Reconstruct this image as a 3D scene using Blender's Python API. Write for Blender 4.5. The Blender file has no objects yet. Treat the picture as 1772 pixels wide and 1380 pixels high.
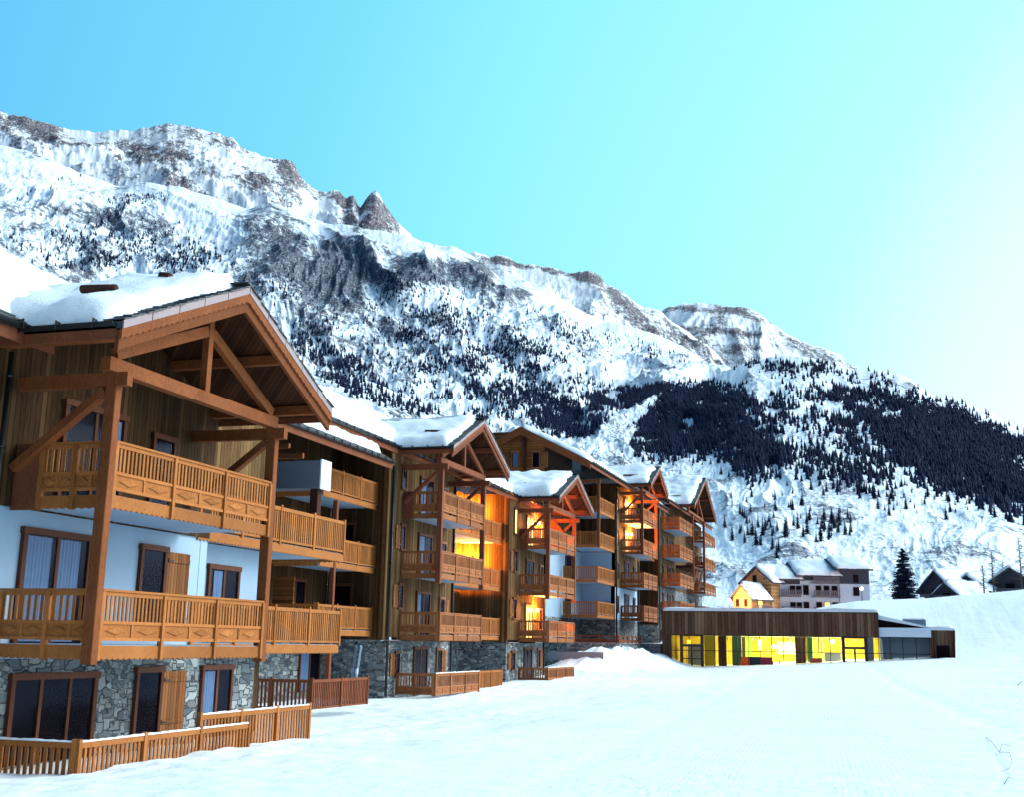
import bpy, bmesh, math, random
import numpy as np
from mathutils import Matrix, Vector
random.seed(7); rng=np.random.default_rng(11)
C=bpy.context.scene.collection
R=math.radians
# ------------------------------------------------------------------ camera (metres, camera at the origin)
YAW,PITCH,ROLL,F,PX,PY=-16.812,12.679,0.922,2078.54,911.73,647.49
def _basis():
    a,b,c=map(R,(YAW,PITCH,ROLL))
    f=np.array([math.sin(a)*math.cos(b),math.cos(a)*math.cos(b),math.sin(b)])
    r=np.array([math.cos(a),-math.sin(a),0]); u=np.cross(r,f)
    return math.cos(c)*r+math.sin(c)*u, -math.sin(c)*r+math.cos(c)*u, f
CR,CU,CF=_basis()
def ray(x,y): return CR*(x-PX)/F-CU*(y-PY)/F+CF
def at(x,y,Y):
    d=ray(x,y); return d*Y/d[1]
cam=bpy.data.cameras.new('camera'); co=bpy.data.objects.new('camera',cam); C.objects.link(co)
cam.sensor_width=36; cam.lens=F/1772*36; cam.clip_start=.1; cam.clip_end=30000
cam.shift_x=(886-PX)/1772; cam.shift_y=(PY-690)/1772
co.matrix_world=Matrix(((CR[0],CU[0],-CF[0],0),(CR[1],CU[1],-CF[1],0),(CR[2],CU[2],-CF[2],0),(0,0,0,1)))
bpy.context.scene.camera=co
# ------------------------------------------------------------------ node helpers
class NT:
    def __init__(s,name):
        s.m=bpy.data.materials.new(name); s.m.use_nodes=True; s.t=s.m.node_tree; s.t.nodes.clear()
        s.out=s.n('ShaderNodeOutputMaterial'); s.b=s.n('ShaderNodeBsdfPrincipled'); s.l(s.b.outputs[0],s.out.inputs[0])
        s.geo=s.n('ShaderNodeNewGeometry')
    def n(s,t,**k):
        x=s.t.nodes.new(t)
        for a,v in k.items(): setattr(x,a,v)
        return x
    def l(s,a,b): s.t.links.new(a,b)
    def put(s,sock,v):
        if isinstance(v,(int,float)): sock.default_value=v
        elif isinstance(v,(tuple,list)): sock.default_value=v if len(v)==len(sock.default_value) else (*v,1)
        else: s.l(v,sock)
    def math(s,op,a,b=0,c=0,clamp=False):
        x=s.n('ShaderNodeMath',operation=op,use_clamp=clamp); s.put(x.inputs[0],a); s.put(x.inputs[1],b); s.put(x.inputs[2],c); return x.outputs[0]
    def sep(s,v):
        x=s.n('ShaderNodeSeparateXYZ'); s.l(v,x.inputs[0]); return x.outputs
    def comb(s,a,b,c):
        x=s.n('ShaderNodeCombineXYZ')
        for i,v in enumerate((a,b,c)): s.put(x.inputs[i],v)
        return x.outputs[0]
    def scale(s,v,sc):
        x=s.n('ShaderNodeVectorMath',operation='MULTIPLY'); s.l(v,x.inputs[0]); x.inputs[1].default_value=sc; return x.outputs[0]
    def noise(s,v,sc,det=4,rough=.55,dist=0,col=False):
        x=s.n('ShaderNodeTexNoise'); s.l(v,x.inputs['Vector']); s.put(x.inputs['Scale'],sc); x.inputs['Detail'].default_value=det; x.inputs['Roughness'].default_value=rough; x.inputs['Distortion'].default_value=dist
        return x.outputs['Color' if col else 'Fac']
    def vor(s,v,sc,feat='F1',out='Distance',rnd=1):
        x=s.n('ShaderNodeTexVoronoi',feature=feat); s.l(v,x.inputs['Vector']); s.put(x.inputs['Scale'],sc); x.inputs['Randomness'].default_value=rnd; return x.outputs[out]
    def white(s,v,dim='1D'):
        x=s.n('ShaderNodeTexWhiteNoise',noise_dimensions=dim)
        s.put(x.inputs['W'] if dim=='1D' else x.inputs['Vector'],v); return x.outputs['Value']
    def ramp(s,v,stops,interp='LINEAR'):
        x=s.n('ShaderNodeValToRGB'); s.l(v,x.inputs[0]); e=x.color_ramp.elements; x.color_ramp.interpolation=interp
        while len(e)<len(stops): e.new(.5)
        for q,(p,c) in zip(e,stops):
            q.position=p; q.color=(*c,1) if not isinstance(c,(int,float)) else (c,c,c,1)
        return x.outputs[0]
    def mix(s,f,a,b,mode='MIX'):
        x=s.n('ShaderNodeMix',data_type='RGBA',blend_type=mode); s.put(x.inputs[0],f); s.put(x.inputs[6],a); s.put(x.inputs[7],b); return x.outputs[2]
    def bump(s,h,st=.3,d=.02,nrm=None):
        x=s.n('ShaderNodeBump'); s.l(h,x.inputs['Height']); x.inputs['Strength'].default_value=st; x.inputs['Distance'].default_value=d
        if nrm is not None: s.l(nrm,x.inputs['Normal'])
        return x.outputs[0]
    def set(s,col=None,rough=.7,nrm=None,spec=None,metal=None):
        if col is not None: s.put(s.b.inputs['Base Color'],col)
        s.put(s.b.inputs['Roughness'],rough)
        if nrm is not None: s.l(nrm,s.b.inputs['Normal'])
        if spec is not None: s.b.inputs['Specular IOR Level'].default_value=spec
        if metal is not None: s.b.inputs['Metallic'].default_value=metal
        return s.m
    @property
    def P(s): return s.geo.outputs['Position']
M={}
def wood(name,c1,c2,rough=.75,knots=True,spec=.1):
    t=NT(name); P=t.P
    isl=t.geo.outputs['Random Per Island']
    off=t.n('ShaderNodeVectorMath',operation='ADD'); t.l(P,off.inputs[0]); t.l(t.comb(0,0,t.math('MULTIPLY',isl,37)),off.inputs[1]); V=off.outputs[0]
    g=t.noise(t.scale(V,(9,9,1.6)),6,5,.6,.4)
    g2=t.noise(V,1.3,3)
    f=t.math('ADD',t.math('MULTIPLY',g,.7),t.math('MULTIPLY',g2,.3))
    c=t.ramp(f,[(.3,c2),(.62,c1)])
    v=t.math('ADD',.72,t.math('MULTIPLY',isl,.5))
    c=t.mix(1,c,t.comb(v,v,v),'MULTIPLY')
    if knots:
        k=t.vor(t.scale(V,(1,1,.8)),3.2); c=t.mix(t.ramp(k,[(.03,.75),(.07,0)]),c,(c2[0]*.25,c2[1]*.22,c2[2]*.2))
    return t.set(c,rough,t.bump(g,.25,.01),spec)
def boards(name,c1,c2,c3,w=.16,axis='h',rough=.75,stain=.35):
    """cladding: tongue-and-groove boards; axis h = vertical boards, z = horizontal boards"""
    t=NT(name); X,Y,Z=t.sep(t.P)
    u=t.math('ADD',X,Y) if axis=='h' else Z
    uu=t.math('DIVIDE',u,w); idx=t.math('FLOOR',uu); fr=t.math('FRACT',uu)
    rnd=t.white(idx); 
    sc=(7,7,.8) if axis=='h' else (.8,.8,9)
    add=t.n('ShaderNodeVectorMath',operation='ADD'); t.l(t.P,add.inputs[0]); t.l(t.comb(0,0,t.math('MULTIPLY',rnd,19)),add.inputs[1])
    g=t.noise(t.scale(add.outputs[0],sc),4,5,.62,.3)
    c=t.ramp(g,[(.3,c2),(.65,c1)])
    c=t.mix(t.ramp(rnd,[(.45,0),(.9,.8)]),c,c3)
    v=t.math('ADD',.65,t.math('MULTIPLY',t.white(t.math('ADD',idx,.37)),.6)); c=t.mix(1,c,t.comb(v,v,v),'MULTIPLY')
    st=t.noise(t.scale(t.P,(1.1,1.1,.25)),1.2,4); c=t.mix(t.math('MULTIPLY',t.ramp(st,[(.45,0),(.7,1)]),stain),c,(c2[0]*.4,c2[1]*.4,c2[2]*.4))
    e=t.math('MINIMUM',fr,t.math('SUBTRACT',1,fr)); ed=t.ramp(e,[(.02,0),(.08,1)])
    c=t.mix(ed,(c2[0]*.25,c2[1]*.25,c2[2]*.25),c)
    h=t.math('ADD',ed,t.math('MULTIPLY',g,.25))
    return t.set(c,rough,t.bump(h,.6,.012),.08)
def plain(name,c,rough=.6,metal=0,var=.15,spec=.5,sc=3):
    t=NT(name); n=t.noise(t.P,sc,5); col=t.mix(n,tuple(x*(1-var) for x in c),tuple(min(1,x*(1+var)) for x in c))
    return t.set(col,rough,t.bump(t.noise(t.P,sc*12,3),.12,.004),spec,metal)
def emit(name,c,s):
    t=NT(name); n=t.noise(t.P,1.7,3); col=t.mix(n,tuple(x*.75 for x in c),c)
    t.set(col,.6); t.l(col,t.b.inputs['Emission Color']); t.b.inputs['Emission Strength'].default_value=s; return t.m
def stone(name,sc=2.6,flat=2.0,light=1.0):
    t=NT(name); w=t.noise(t.P,3,3,col=True)
    add=t.n('ShaderNodeVectorMath',operation='MULTIPLY_ADD'); t.l(w,add.inputs[0]); add.inputs[1].default_value=(.13,.13,.08); t.l(t.scale(t.P,(1,1,flat)),add.inputs[2]); V=add.outputs[0]
    big=t.ramp(t.noise(t.P,.9,2),[(.46,0),(.54,1)],'CONSTANT')
    def layer(s_):
        cc=t.n('ShaderNodeTexVoronoi',feature='F1',distance='CHEBYCHEV'); t.l(V,cc.inputs['Vector']); cc.inputs['Scale'].default_value=s_; c2_=t.n('ShaderNodeTexVoronoi',feature='F2',distance='CHEBYCHEV'); t.l(V,c2_.inputs['Vector']); c2_.inputs['Scale'].default_value=s_; d=t.math('SUBTRACT',c2_.outputs['Distance'],cc.outputs['Distance'])
        return d,cc.outputs['Color']
    d1,c1=layer(sc); d2,c2=layer(sc*1.9)
    d=t.n('ShaderNodeMix',data_type='FLOAT'); t.l(big,d.inputs[0]); t.l(d1,d.inputs[2]); t.l(t.math('MULTIPLY',d2,1.3),d.inputs[3]); d=d.outputs[0]
    cc=t.mix(big,c1,c2); rr,gg,bb=t.sep(cc)
    k=light
    col=t.ramp(rr,[(0,(.09*k,.11*k,.14*k)),(.35,(.22*k,.25*k,.27*k)),(.7,(.36*k,.39*k,.38*k)),(1,(.6*k,.63*k,.62*k))])
    col=t.mix(t.ramp(gg,[(.75,0),(1,.5)]),col,(.34*k,.27*k,.2*k))
    fine=t.noise(t.P,22,5); col=t.mix(t.math('MULTIPLY',fine,.55),col,(.1*k,.11*k,.12*k))
    ed=t.ramp(d,[(.02,0),(.07,1)]); col=t.mix(ed,(.035,.035,.04),col)
    h=t.math('ADD',t.math('MULTIPLY',t.ramp(d,[(.0,0),(.12,1)]),1.0),t.math('MULTIPLY',fine,.3)); h=t.math('ADD',h,t.math('MULTIPLY',bb,.5))
    return t.set(col,.85,t.bump(h,.9,.035),.3)
def snowmat(name,tint=(.9,.93,.95),b=.6,sc=2.2,fine=.25):
    t=NT(name); n1=t.noise(t.P,sc,6,.55); n2=t.noise(t.P,sc*9,4)
    col=t.mix(t.ramp(n1,[(.3,0),(.7,1)]),tuple(x*.94 for x in tint),tint)
    h=t.math('ADD',n1,t.math('MULTIPLY',n2,fine))
    m=t.set(col,.75,t.bump(h,b,.08),.25); t.b.inputs['Subsurface Weight'].default_value=0
    return m
M['timber']=wood('timber_beam',(.27,.082,.027),(.12,.032,.011))
M['timber_red']=wood('timber_reddish',(.25,.078,.036),(.12,.034,.017))
M['rail']=wood('railing_wood',(.44,.158,.042),(.24,.072,.019),.7)
M['rail_red']=wood('railing_wood_reddish',(.40,.15,.06),(.21,.07,.027))
M['dark']=wood('dark_stained_wood',(.07,.026,.017),(.035,.013,.01))
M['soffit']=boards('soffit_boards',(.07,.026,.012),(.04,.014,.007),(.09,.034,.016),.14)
M['clad']=boards('vertical_larch_boards',(.16,.078,.028),(.075,.035,.013),(.23,.13,.052),.17)
M['clad_dark']=boards('shaded_larch_boards',(.085,.04,.015),(.04,.018,.008),(.12,.062,.026),.15)  # same larch, darker: shade under roofs and in recesses is in the colour
M['clad_h']=boards('horizontal_larch_boards',(.27,.095,.027),(.15,.048,.014),(.30,.12,.036),.2,'z')
M['pool_clad']=boards('weathered_pool_cladding',(.15,.08,.05),(.075,.038,.024),(.22,.14,.09),.26,stain=.3)
M['plaster']=plain('shade_blue_plaster',(.35,.46,.58),.9,var=.13,sc=.9,spec=.1)  # white plaster with the blue of sky shade put into its base colour
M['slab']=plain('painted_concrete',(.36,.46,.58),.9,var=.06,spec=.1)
M['stone']=stone('schist_stone_wall',2.5,1.9,.8)
M['stone_small']=stone('schist_stone_wall_fine',3.4,1.9,.95)
M['slate']=plain('dark_slate',(.045,.05,.055),.55,var=.5,sc=8)
M['metal_dark']=plain('dark_metal',(.03,.032,.036),.4,.7,.2)
M['flash']=plain('pink_grey_flashing',(.26,.19,.20),.5,.1,.15)
M['zinc']=plain('grey_zinc_panel',(.16,.2,.27),.5,.3,.08)
M['window_frame']=wood('window_frame_wood',(.13,.042,.02),(.07,.022,.012),.5,False)
M['window_frame_light']=wood('window_frame_light_wood',(.33,.13,.06),(.2,.07,.03),.5,False)
M['shutter']=boards('shutter_boards',(.28,.10,.032),(.16,.052,.016),(.32,.13,.05),.12)
M['room']=plain('dark_room',(.012,.008,.01),.95,spec=.0)
M['curtain']=plain('curtain_cloth',(.22,.29,.40),.95,var=.2,sc=6,spec=.0)
M['warm']=emit('lit_window_glow',(1,.62,.13),3.2)
M['lamp']=emit('lamp_glow',(1,.66,.28),30)
M['snow']=snowmat('roof_snow')
M['white_metal']=plain('white_fascia_panel',(.7,.8,.9),.5,.0,.05)
def glassmat(name,ref=.5,tint=(.02,.03,.05)):
    t=NT(name); t.set(tint,.04,spec=.6)
    tr=t.n('ShaderNodeBsdfTransparent'); tr.inputs[0].default_value=(.85,.92,1,1); gl=t.n('ShaderNodeBsdfGlossy'); gl.inputs['Roughness'].default_value=.17; gl.inputs[0].default_value=(.30,.36,.55,1)
    lw=t.n('ShaderNodeLayerWeight'); lw.inputs[0].default_value=ref
    t.n('ShaderNodeNewGeometry')
    mx=t.n('ShaderNodeMixShader'); t.l(lw.outputs['Fresnel'],mx.inputs[0]); t.l(tr.outputs[0],mx.inputs[1]); t.l(gl.outputs[0],mx.inputs[2]); t.l(mx.outputs[0],t.out.inputs[0]); return t.m
M['glass']=glassmat('window_glass',.22)
M['glass_pool']=glassmat('pool_glass',.12)
# ------------------------------------------------------------------ mesh builder
class MB:
    def __init__(s): s.v=[]; s.f=[]
    def add(s,vs,fs):
        n=len(s.v); s.v+= [tuple(map(float,p)) for p in vs]; s.f+=[tuple(i+n for i in f) for f in fs]; return s
    def box(s,x0,x1,y0,y1,z0,z1):
        if x0>x1:x0,x1=x1,x0
        if y0>y1:y0,y1=y1,y0
        if z0>z1:z0,z1=z1,z0
        return s.add([(x0,y0,z0),(x1,y0,z0),(x1,y1,z0),(x0,y1,z0),(x0,y0,z1),(x1,y0,z1),(x1,y1,z1),(x0,y1,z1)],
          [(0,3,2,1),(4,5,6,7),(0,1,5,4),(1,2,6,5),(2,3,7,6),(3,0,4,7)])
    def beam(s,a,b,w,h,up=(0,0,1)):
        a=Vector(a);b=Vector(b);d=(b-a).normalized();u=Vector(up); sd=d.cross(u).normalized(); u=sd.cross(d).normalized()
        vs=[]
        for p in (a,b):
            for q,r in ((-1,-1),(1,-1),(1,1),(-1,1)): vs.append(p+sd*(q*w/2)+u*(r*h/2))
        return s.add(vs,[(0,1,2,3),(7,6,5,4),(0,4,5,1),(1,5,6,2),(2,6,7,3),(3,7,4,0)])
    def tube(s,pts,r,n=8,r1=None):
        pts=[Vector(p) for p in pts]; vs=[];fs=[]
        for i,p in enumerate(pts):
            d=(pts[min(i+1,len(pts)-1)]-pts[max(i-1,0)]).normalized()
            a=Vector((0,0,1)) if abs(d.z)<.9 else Vector((1,0,0)); e=d.cross(a).normalized(); g=e.cross(d)
            rr=r if r1 is None else r+(r1-r)*i/(len(pts)-1)
            for k in range(n):
                t=2*math.pi*k/n; vs.append(p+e*(math.cos(t)*rr)+g*(math.sin(t)*rr))
        for i in range(len(pts)-1):
            for k in range(n):
                fs.append((i*n+k,i*n+(k+1)%n,(i+1)*n+(k+1)%n,(i+1)*n+k))
        fs.append(tuple(range(n))[::-1]); fs.append(tuple(range((len(pts)-1)*n,len(pts)*n)))
        return s.add(vs,fs)
    def prism(s,poly,axis,t0,t1):
        """polygon in the plane normal to axis, extruded t0..t1. poly pts are the other two coords in xyz order"""
        n=len(poly)
        def P(p,t): return {'x':(t,p[0],p[1]),'y':(p[0],t,p[1]),'z':(p[0],p[1],t)}[axis]
        vs=[P(p,t0) for p in poly]+[P(p,t1) for p in poly]
        fs=[tuple(range(n))[::-1],tuple(range(n,2*n))]+[(i,(i+1)%n,n+(i+1)%n,n+i) for i in range(n)]
        return s.add(vs,fs)
    def build(s,name,mat,parent=None,smooth=False,world=True):
        me=bpy.data.meshes.new(name); me.from_pydata(s.v,[],s.f); me.materials.append(mat)
        bm=bmesh.new(); bm.from_mesh(me); (len(s.f)>1 and bmesh.ops.recalc_face_normals(bm,faces=bm.faces))
        bm.to_mesh(me); bm.free()
        if smooth: me.polygons.foreach_set('use_smooth',[True]*len(me.polygons))
        o=bpy.data.objects.new(name,me); C.objects.link(o)
        if parent is not None:
            o.parent=parent; o.matrix_parent_inverse=parent_world(parent).inverted()
        return o
def parent_world(p):
    m=p.matrix_basis.copy(); q=p
    while q.parent is not None:
        m=q.parent.matrix_basis @ q.matrix_parent_inverse @ m if False else (q.parent.matrix_basis @ (q.matrix_parent_inverse @ m)); q=q.parent
    return m
def tag(o,label=None,cat=None,group=None,kind=None):
    if label:o['label']=label
    if cat:o['category']=cat
    if group:o['group']=group
    if kind:o['kind']=kind
    return o
def empty(name,loc,label,cat,group=None,rz=0):
    o=bpy.data.objects.new(name,None); C.objects.link(o); o.location=loc; o.rotation_euler=(0,0,rz); o.empty_display_size=.3
    return tag(o,label,cat,group)
# ---- numpy fbm
def _h(i,j,s):
    n=(i.astype(np.int64)*374761393+j.astype(np.int64)*668265263+s*974634777)&0xffffffff
    n=((n^(n>>13))*1274126177)&0xffffffff; n=(n^(n>>16))&0xffffffff
    return n/4294967295.0
def vnoise(x,y,s=0):
    i=np.floor(x);j=np.floor(y);u=x-i;v=y-j;u=u*u*u*(u*(u*6-15)+10);v=v*v*v*(v*(v*6-15)+10)
    a=_h(i,j,s);b=_h(i+1,j,s);c=_h(i,j+1,s);d=_h(i+1,j+1,s)
    return (a+(b-a)*u)*(1-v)+(c+(d-c)*u)*v
def fbm(x,y,o=5,s=0,g=.5,ridge=False):
    t=0;a=1;n=0;x=np.asarray(x,float);y=np.asarray(y,float)
    for k in range(o):
        q=vnoise(x,y,s+k*17)
        if ridge: q=1-abs(2*q-1)
        t=t+q*a; n+=a; a*=g; x,y=(x*1.7-y*1.1)+3.7,(x*1.1+y*1.7)-5.1
    return t/n
def gridmesh(name,P,mat,parent=None,smooth=True,attrs=None):
    """P: (nu,nv,3)"""
    nu,nv=P.shape[:2]; me=bpy.data.meshes.new(name)
    idx=np.arange(nu*nv).reshape(nu,nv)
    f=np.stack([idx[:-1,:-1],idx[1:,:-1],idx[1:,1:],idx[:-1,1:]],-1).reshape(-1,4)
    me.vertices.add(nu*nv); me.vertices.foreach_set('co',P.reshape(-1).astype(np.float32))
    me.loops.add(f.size); me.loops.foreach_set('vertex_index',f.reshape(-1).astype(np.int32))
    me.polygons.add(len(f)); me.polygons.foreach_set('loop_start',np.arange(0,f.size,4,dtype=np.int32)); me.polygons.foreach_set('loop_total',np.full(len(f),4,dtype=np.int32))
    me.update(calc_edges=True); me.validate()
    me.polygons.foreach_set('use_smooth',[smooth]*len(f))
    if attrs:
        for k,v in attrs.items():
            a=me.attributes.new(k,'FLOAT','POINT'); a.data.foreach_set('value',v.reshape(-1).astype(np.float32))
    me.materials.append(mat); o=bpy.data.objects.new(name,me); C.objects.link(o)
    if parent is not None: o.parent=parent; o.matrix_parent_inverse=parent_world(parent).inverted()
    return o
class Fr:
    """frame on a wall or along a railing: s along, t outwards, z up"""
    def __init__(s,o,d,n): s.o=Vector(o); s.d=Vector(d).normalized(); s.n=Vector(n).normalized()
    def p(s,a,t,z): return s.o+s.d*a+s.n*t+Vector((0,0,z))
def fx(X,Y=0): return Fr((X,0,0),(0,1,0),(1,0,0))      # wall facing the piste; s = world Y
def fy(Y): return Fr((0,Y,0),(1,0,0),(0,-1,0))          # wall facing the camera side; s = world X
def fbox(m,fr,s0,s1,t0,t1,z0,z1):
    vs=[fr.p(a,t,z) for z in (z0,z1) for a,t in ((s0,t0),(s1,t0),(s1,t1),(s0,t1))]
    m.add(vs,[(0,3,2,1),(4,5,6,7),(0,1,5,4),(1,2,6,5),(2,3,7,6),(3,0,4,7)]); return m
def fprism(m,fr,poly,t0,t1):
    n=len(poly); vs=[fr.p(a,t0,z) for a,z in poly]+[fr.p(a,t1,z) for a,z in poly]
    m.add(vs,[tuple(range(n))[::-1],tuple(range(n,2*n))]+[(i,(i+1)%n,n+(i+1)%n,n+i) for i in range(n)]); return m
def scallop(m,fr,s0,s1,t0,t1,z0,z1,per=.17,amp=.035,dz=0):
    n=max(4,int(round((s1-s0)/per))*4); pts=[(s0,z1),(s1,z1+dz)]
    for i in range(n+1):
        a=s1+(s0-s1)*i/n; k=(i%4)/4; pts.append((a,z0+dz*(a-s0)/(s1-s0)+amp*(1-abs(math.cos(math.pi*k)))))
    return fprism(m,fr,pts,t0,t1)
def railing(par,fr,s0,s1,z,style='ornate',bay=2.0,mat='rail',bal=.125,fascia=True,posts=True,skip=None,tw=.07,drop=1.0):
    """z = top of handrail. builds railing / carved_panel / fascia_board children"""
    L=s1-s0; nb=max(1,int(round(L/bay))); bl=L/nb; pw=.045
    r=MB(); pz=z-(1.31 if style=='ornate' and fascia else (1.0 if style=='ornate' else 1.06 if fascia else drop))
    if style=='ornate':
        fbox(r,fr,s0-.02,s1+.02,-.06,.05,z-.045,z)
        fbox(r,fr,s0,s1,-.02,.025,z-.125,z-.05)
        fbox(r,fr,s0,s1,-.03,.035,z-.645,z-.585); fbox(r,fr,s0,s1,-.03,.035,z-.95,z-.89)
        n=int(L/bal)
        for i in range(n):
            a=s0+(i+.5)*L/n; fbox(r,fr,a-tw*.42,a+tw*.42,-.012,.012,z-.59,z-.12)
        for i in range(nb+1):
            a=s0+i*bl; fbox(r,fr,a-pw,a+pw,-.04,.06,pz,z-.05)
        r.build('railing',M[mat],par)
        c=MB(); fbox(c,fr,s0,s1,-.01,.008,z-.89,z-.645)
        for i in range(nb*2):
            a0=s0+i*bl/2; a1=a0+bl/2; mid=(a0+a1)/2; zc=z-.7675
            if i%2: fbox(c,fr,a0-.03,a0+.03,.0,.03,z-.89,z-.645)
            hw=bl/2*.36; hh=.085
            # raised lozenge with bevel
            vs=[fr.p(mid-hw,.008,zc),fr.p(mid,.008,zc-hh),fr.p(mid+hw,.008,zc),fr.p(mid,.008,zc+hh)]
            vi=[fr.p(mid-hw*.82,.035,zc),fr.p(mid,.035,zc-hh*.75),fr.p(mid+hw*.82,.035,zc),fr.p(mid,.035,zc+hh*.75)]
            c.add(vs+vi,[(4,5,6,7)]+[(k,(k+1)%4,4+(k+1)%4,4+k) for k in range(4)])
        c.build('carved_panel',M[mat],par)
        if fascia:
            f=MB()
            for i in range(nb): scallop(f,fr,s0+i*bl+pw+.004,s0+(i+1)*bl-pw-.004,-.03,.01,z-1.30,z-1.04)
            f.build('fascia_board',M[mat],par)
    else:
        fbox(r,fr,s0,s1,-.035,.035,z-.13,z-.03)
        fbox(r,fr,s0,s1,-.03,.03,z-.99,z-.93)
        n=int(L/bal)
        for i in range(n):
            a=s0+(i+.5)*L/n; fbox(r,fr,a-tw/2,a+tw/2,-.015,.015,z-.935,z-.125)
        for i in range(nb+1):
            a=s0+i*bl; fbox(r,fr,a-pw,a+pw,-.04,.05,pz,z+.03)
        r.build('railing',M[mat],par)
        if fascia:
            f=MB(); scallop(f,fr,s0,s1,-.03,.012,z-1.30,z-1.045); f.build('fascia_board',M[mat],par)
def balcony(par,xb,xw,y0,y1,z,style='ornate',bay=2.0,mat='rail',left=True,right=False,solid=0.0,bal=.125,label=None,yl=None,tw=.07):
    m=MB(); m.box(xw+.004,xb-.035,y0+.03,y1-.03,z-1.20,z-1.03); o=m.build('balcony',M['slab'],par)
    if label:o['label']=label
    railing(o,fx(xb),y0,y1,z,style,bay,mat,bal,tw=tw)
    if left:
        f=fy(y0)
        xe=xw+.05+solid
        railing(o,f,xe,xb-.09,z,style,.9 if style=='ornate' else 1.2,mat,.135,tw=tw)
        if solid:
            q=MB(); fbox(q,f,xw+.03,xe-.06,-.03,.03,z-1.3,z+.0); q.build('side_panel',M['timber_red'],o)
    if right: railing(o,Fr((0,y1,0),(1,0,0),(0,1,0)),xw+.05,xb-.09,z,style,.9 if style=='ornate' else 1.2,mat,.135,tw=tw)
    return o
def window(par,fr,s0,s1,z0,z1,kind='plain',mul=1,shutter=None,curtain=None,lit=False,light=False,fw=.1,shw=None):
    m=MB()
    W='window_frame_light' if light else 'window_frame'
    fbox(m,fr,s0,s0+fw,0,.09,z0,z1); fbox(m,fr,s1-fw,s1,0,.09,z0,z1)
    fbox(m,fr,s0-.03,s1+.03,.0,.11,z1,z1+.13)
    if kind!='door': fbox(m,fr,s0-.03,s1+.03,.0,.12,z0-.07,z0)
    for i in range(1,mul):
        a=s0+(s1-s0)*i/mul; fbox(m,fr,a-.045,a+.045,.02,.075,z0,z1)
    o=m.build('window',M[W],par)
    a,b=s0+fw+.002,s1-fw-.002
    g=MB(); fbox(g,fr,a,b,.004,.016,z0+.002,z1-.002); g.build('room_interior',M['warm' if lit else 'room'],o)
    if curtain:
        for (c0,c1) in curtain:
            c0=s0+(s1-s0)*c0; c1=s0+(s1-s0)*c1; n=max(8,int((c1-c0)/.03)); vs=[];fs=[]
            for i in range(n+1):
                q=c0+(c1-c0)*i/n; t=.032+.011*math.sin(i*1.9)+.004*math.sin(i*.7+1)
                vs+= [fr.p(q,t,z0+.03),fr.p(q,t,z1-.03)]
            for i in range(n): fs.append((2*i,2*i+2,2*i+3,2*i+1))
            k=MB(); k.add(vs,fs); k.build('curtain',M['curtain'],o)
    p=MB(); p.add([fr.p(a,.055,z0+.004),fr.p(b,.055,z0+.004),fr.p(b,.055,z1-.004),fr.p(a,.055,z1-.004)],[(0,1,2,3)]); p.build('pane',M['glass'],o)
    if shutter:
        for sd in shutter:
            w=shw or (s1-s0)*(.5 if len(shutter)==2 else .9)
            c0,c1=(s1+.05,s1+.05+w) if sd=='r' else (s0-.05-w,s0-.05)
            q=MB(); fbox(q,fr,c0,c1,.03,.06,z0-.02,z1+.02)
            for zz in (z0+.15,z1-.22): fbox(q,fr,c0+.02,c1-.02,.061,.085,zz,zz+.09)
            so=q.build('shutter',M['shutter'],o)
            h=MB(); 
            for zz in (z0+.17,z1-.2): fbox(h,fr,(c0 if sd=='r' else c1-.22),(c0+.22 if sd=='r' else c1),.086,.094,zz,zz+.035)
            h.add(h.v[:0],[]); h.build('shutter_hinge',M['metal_dark'],o)
    return o
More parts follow.
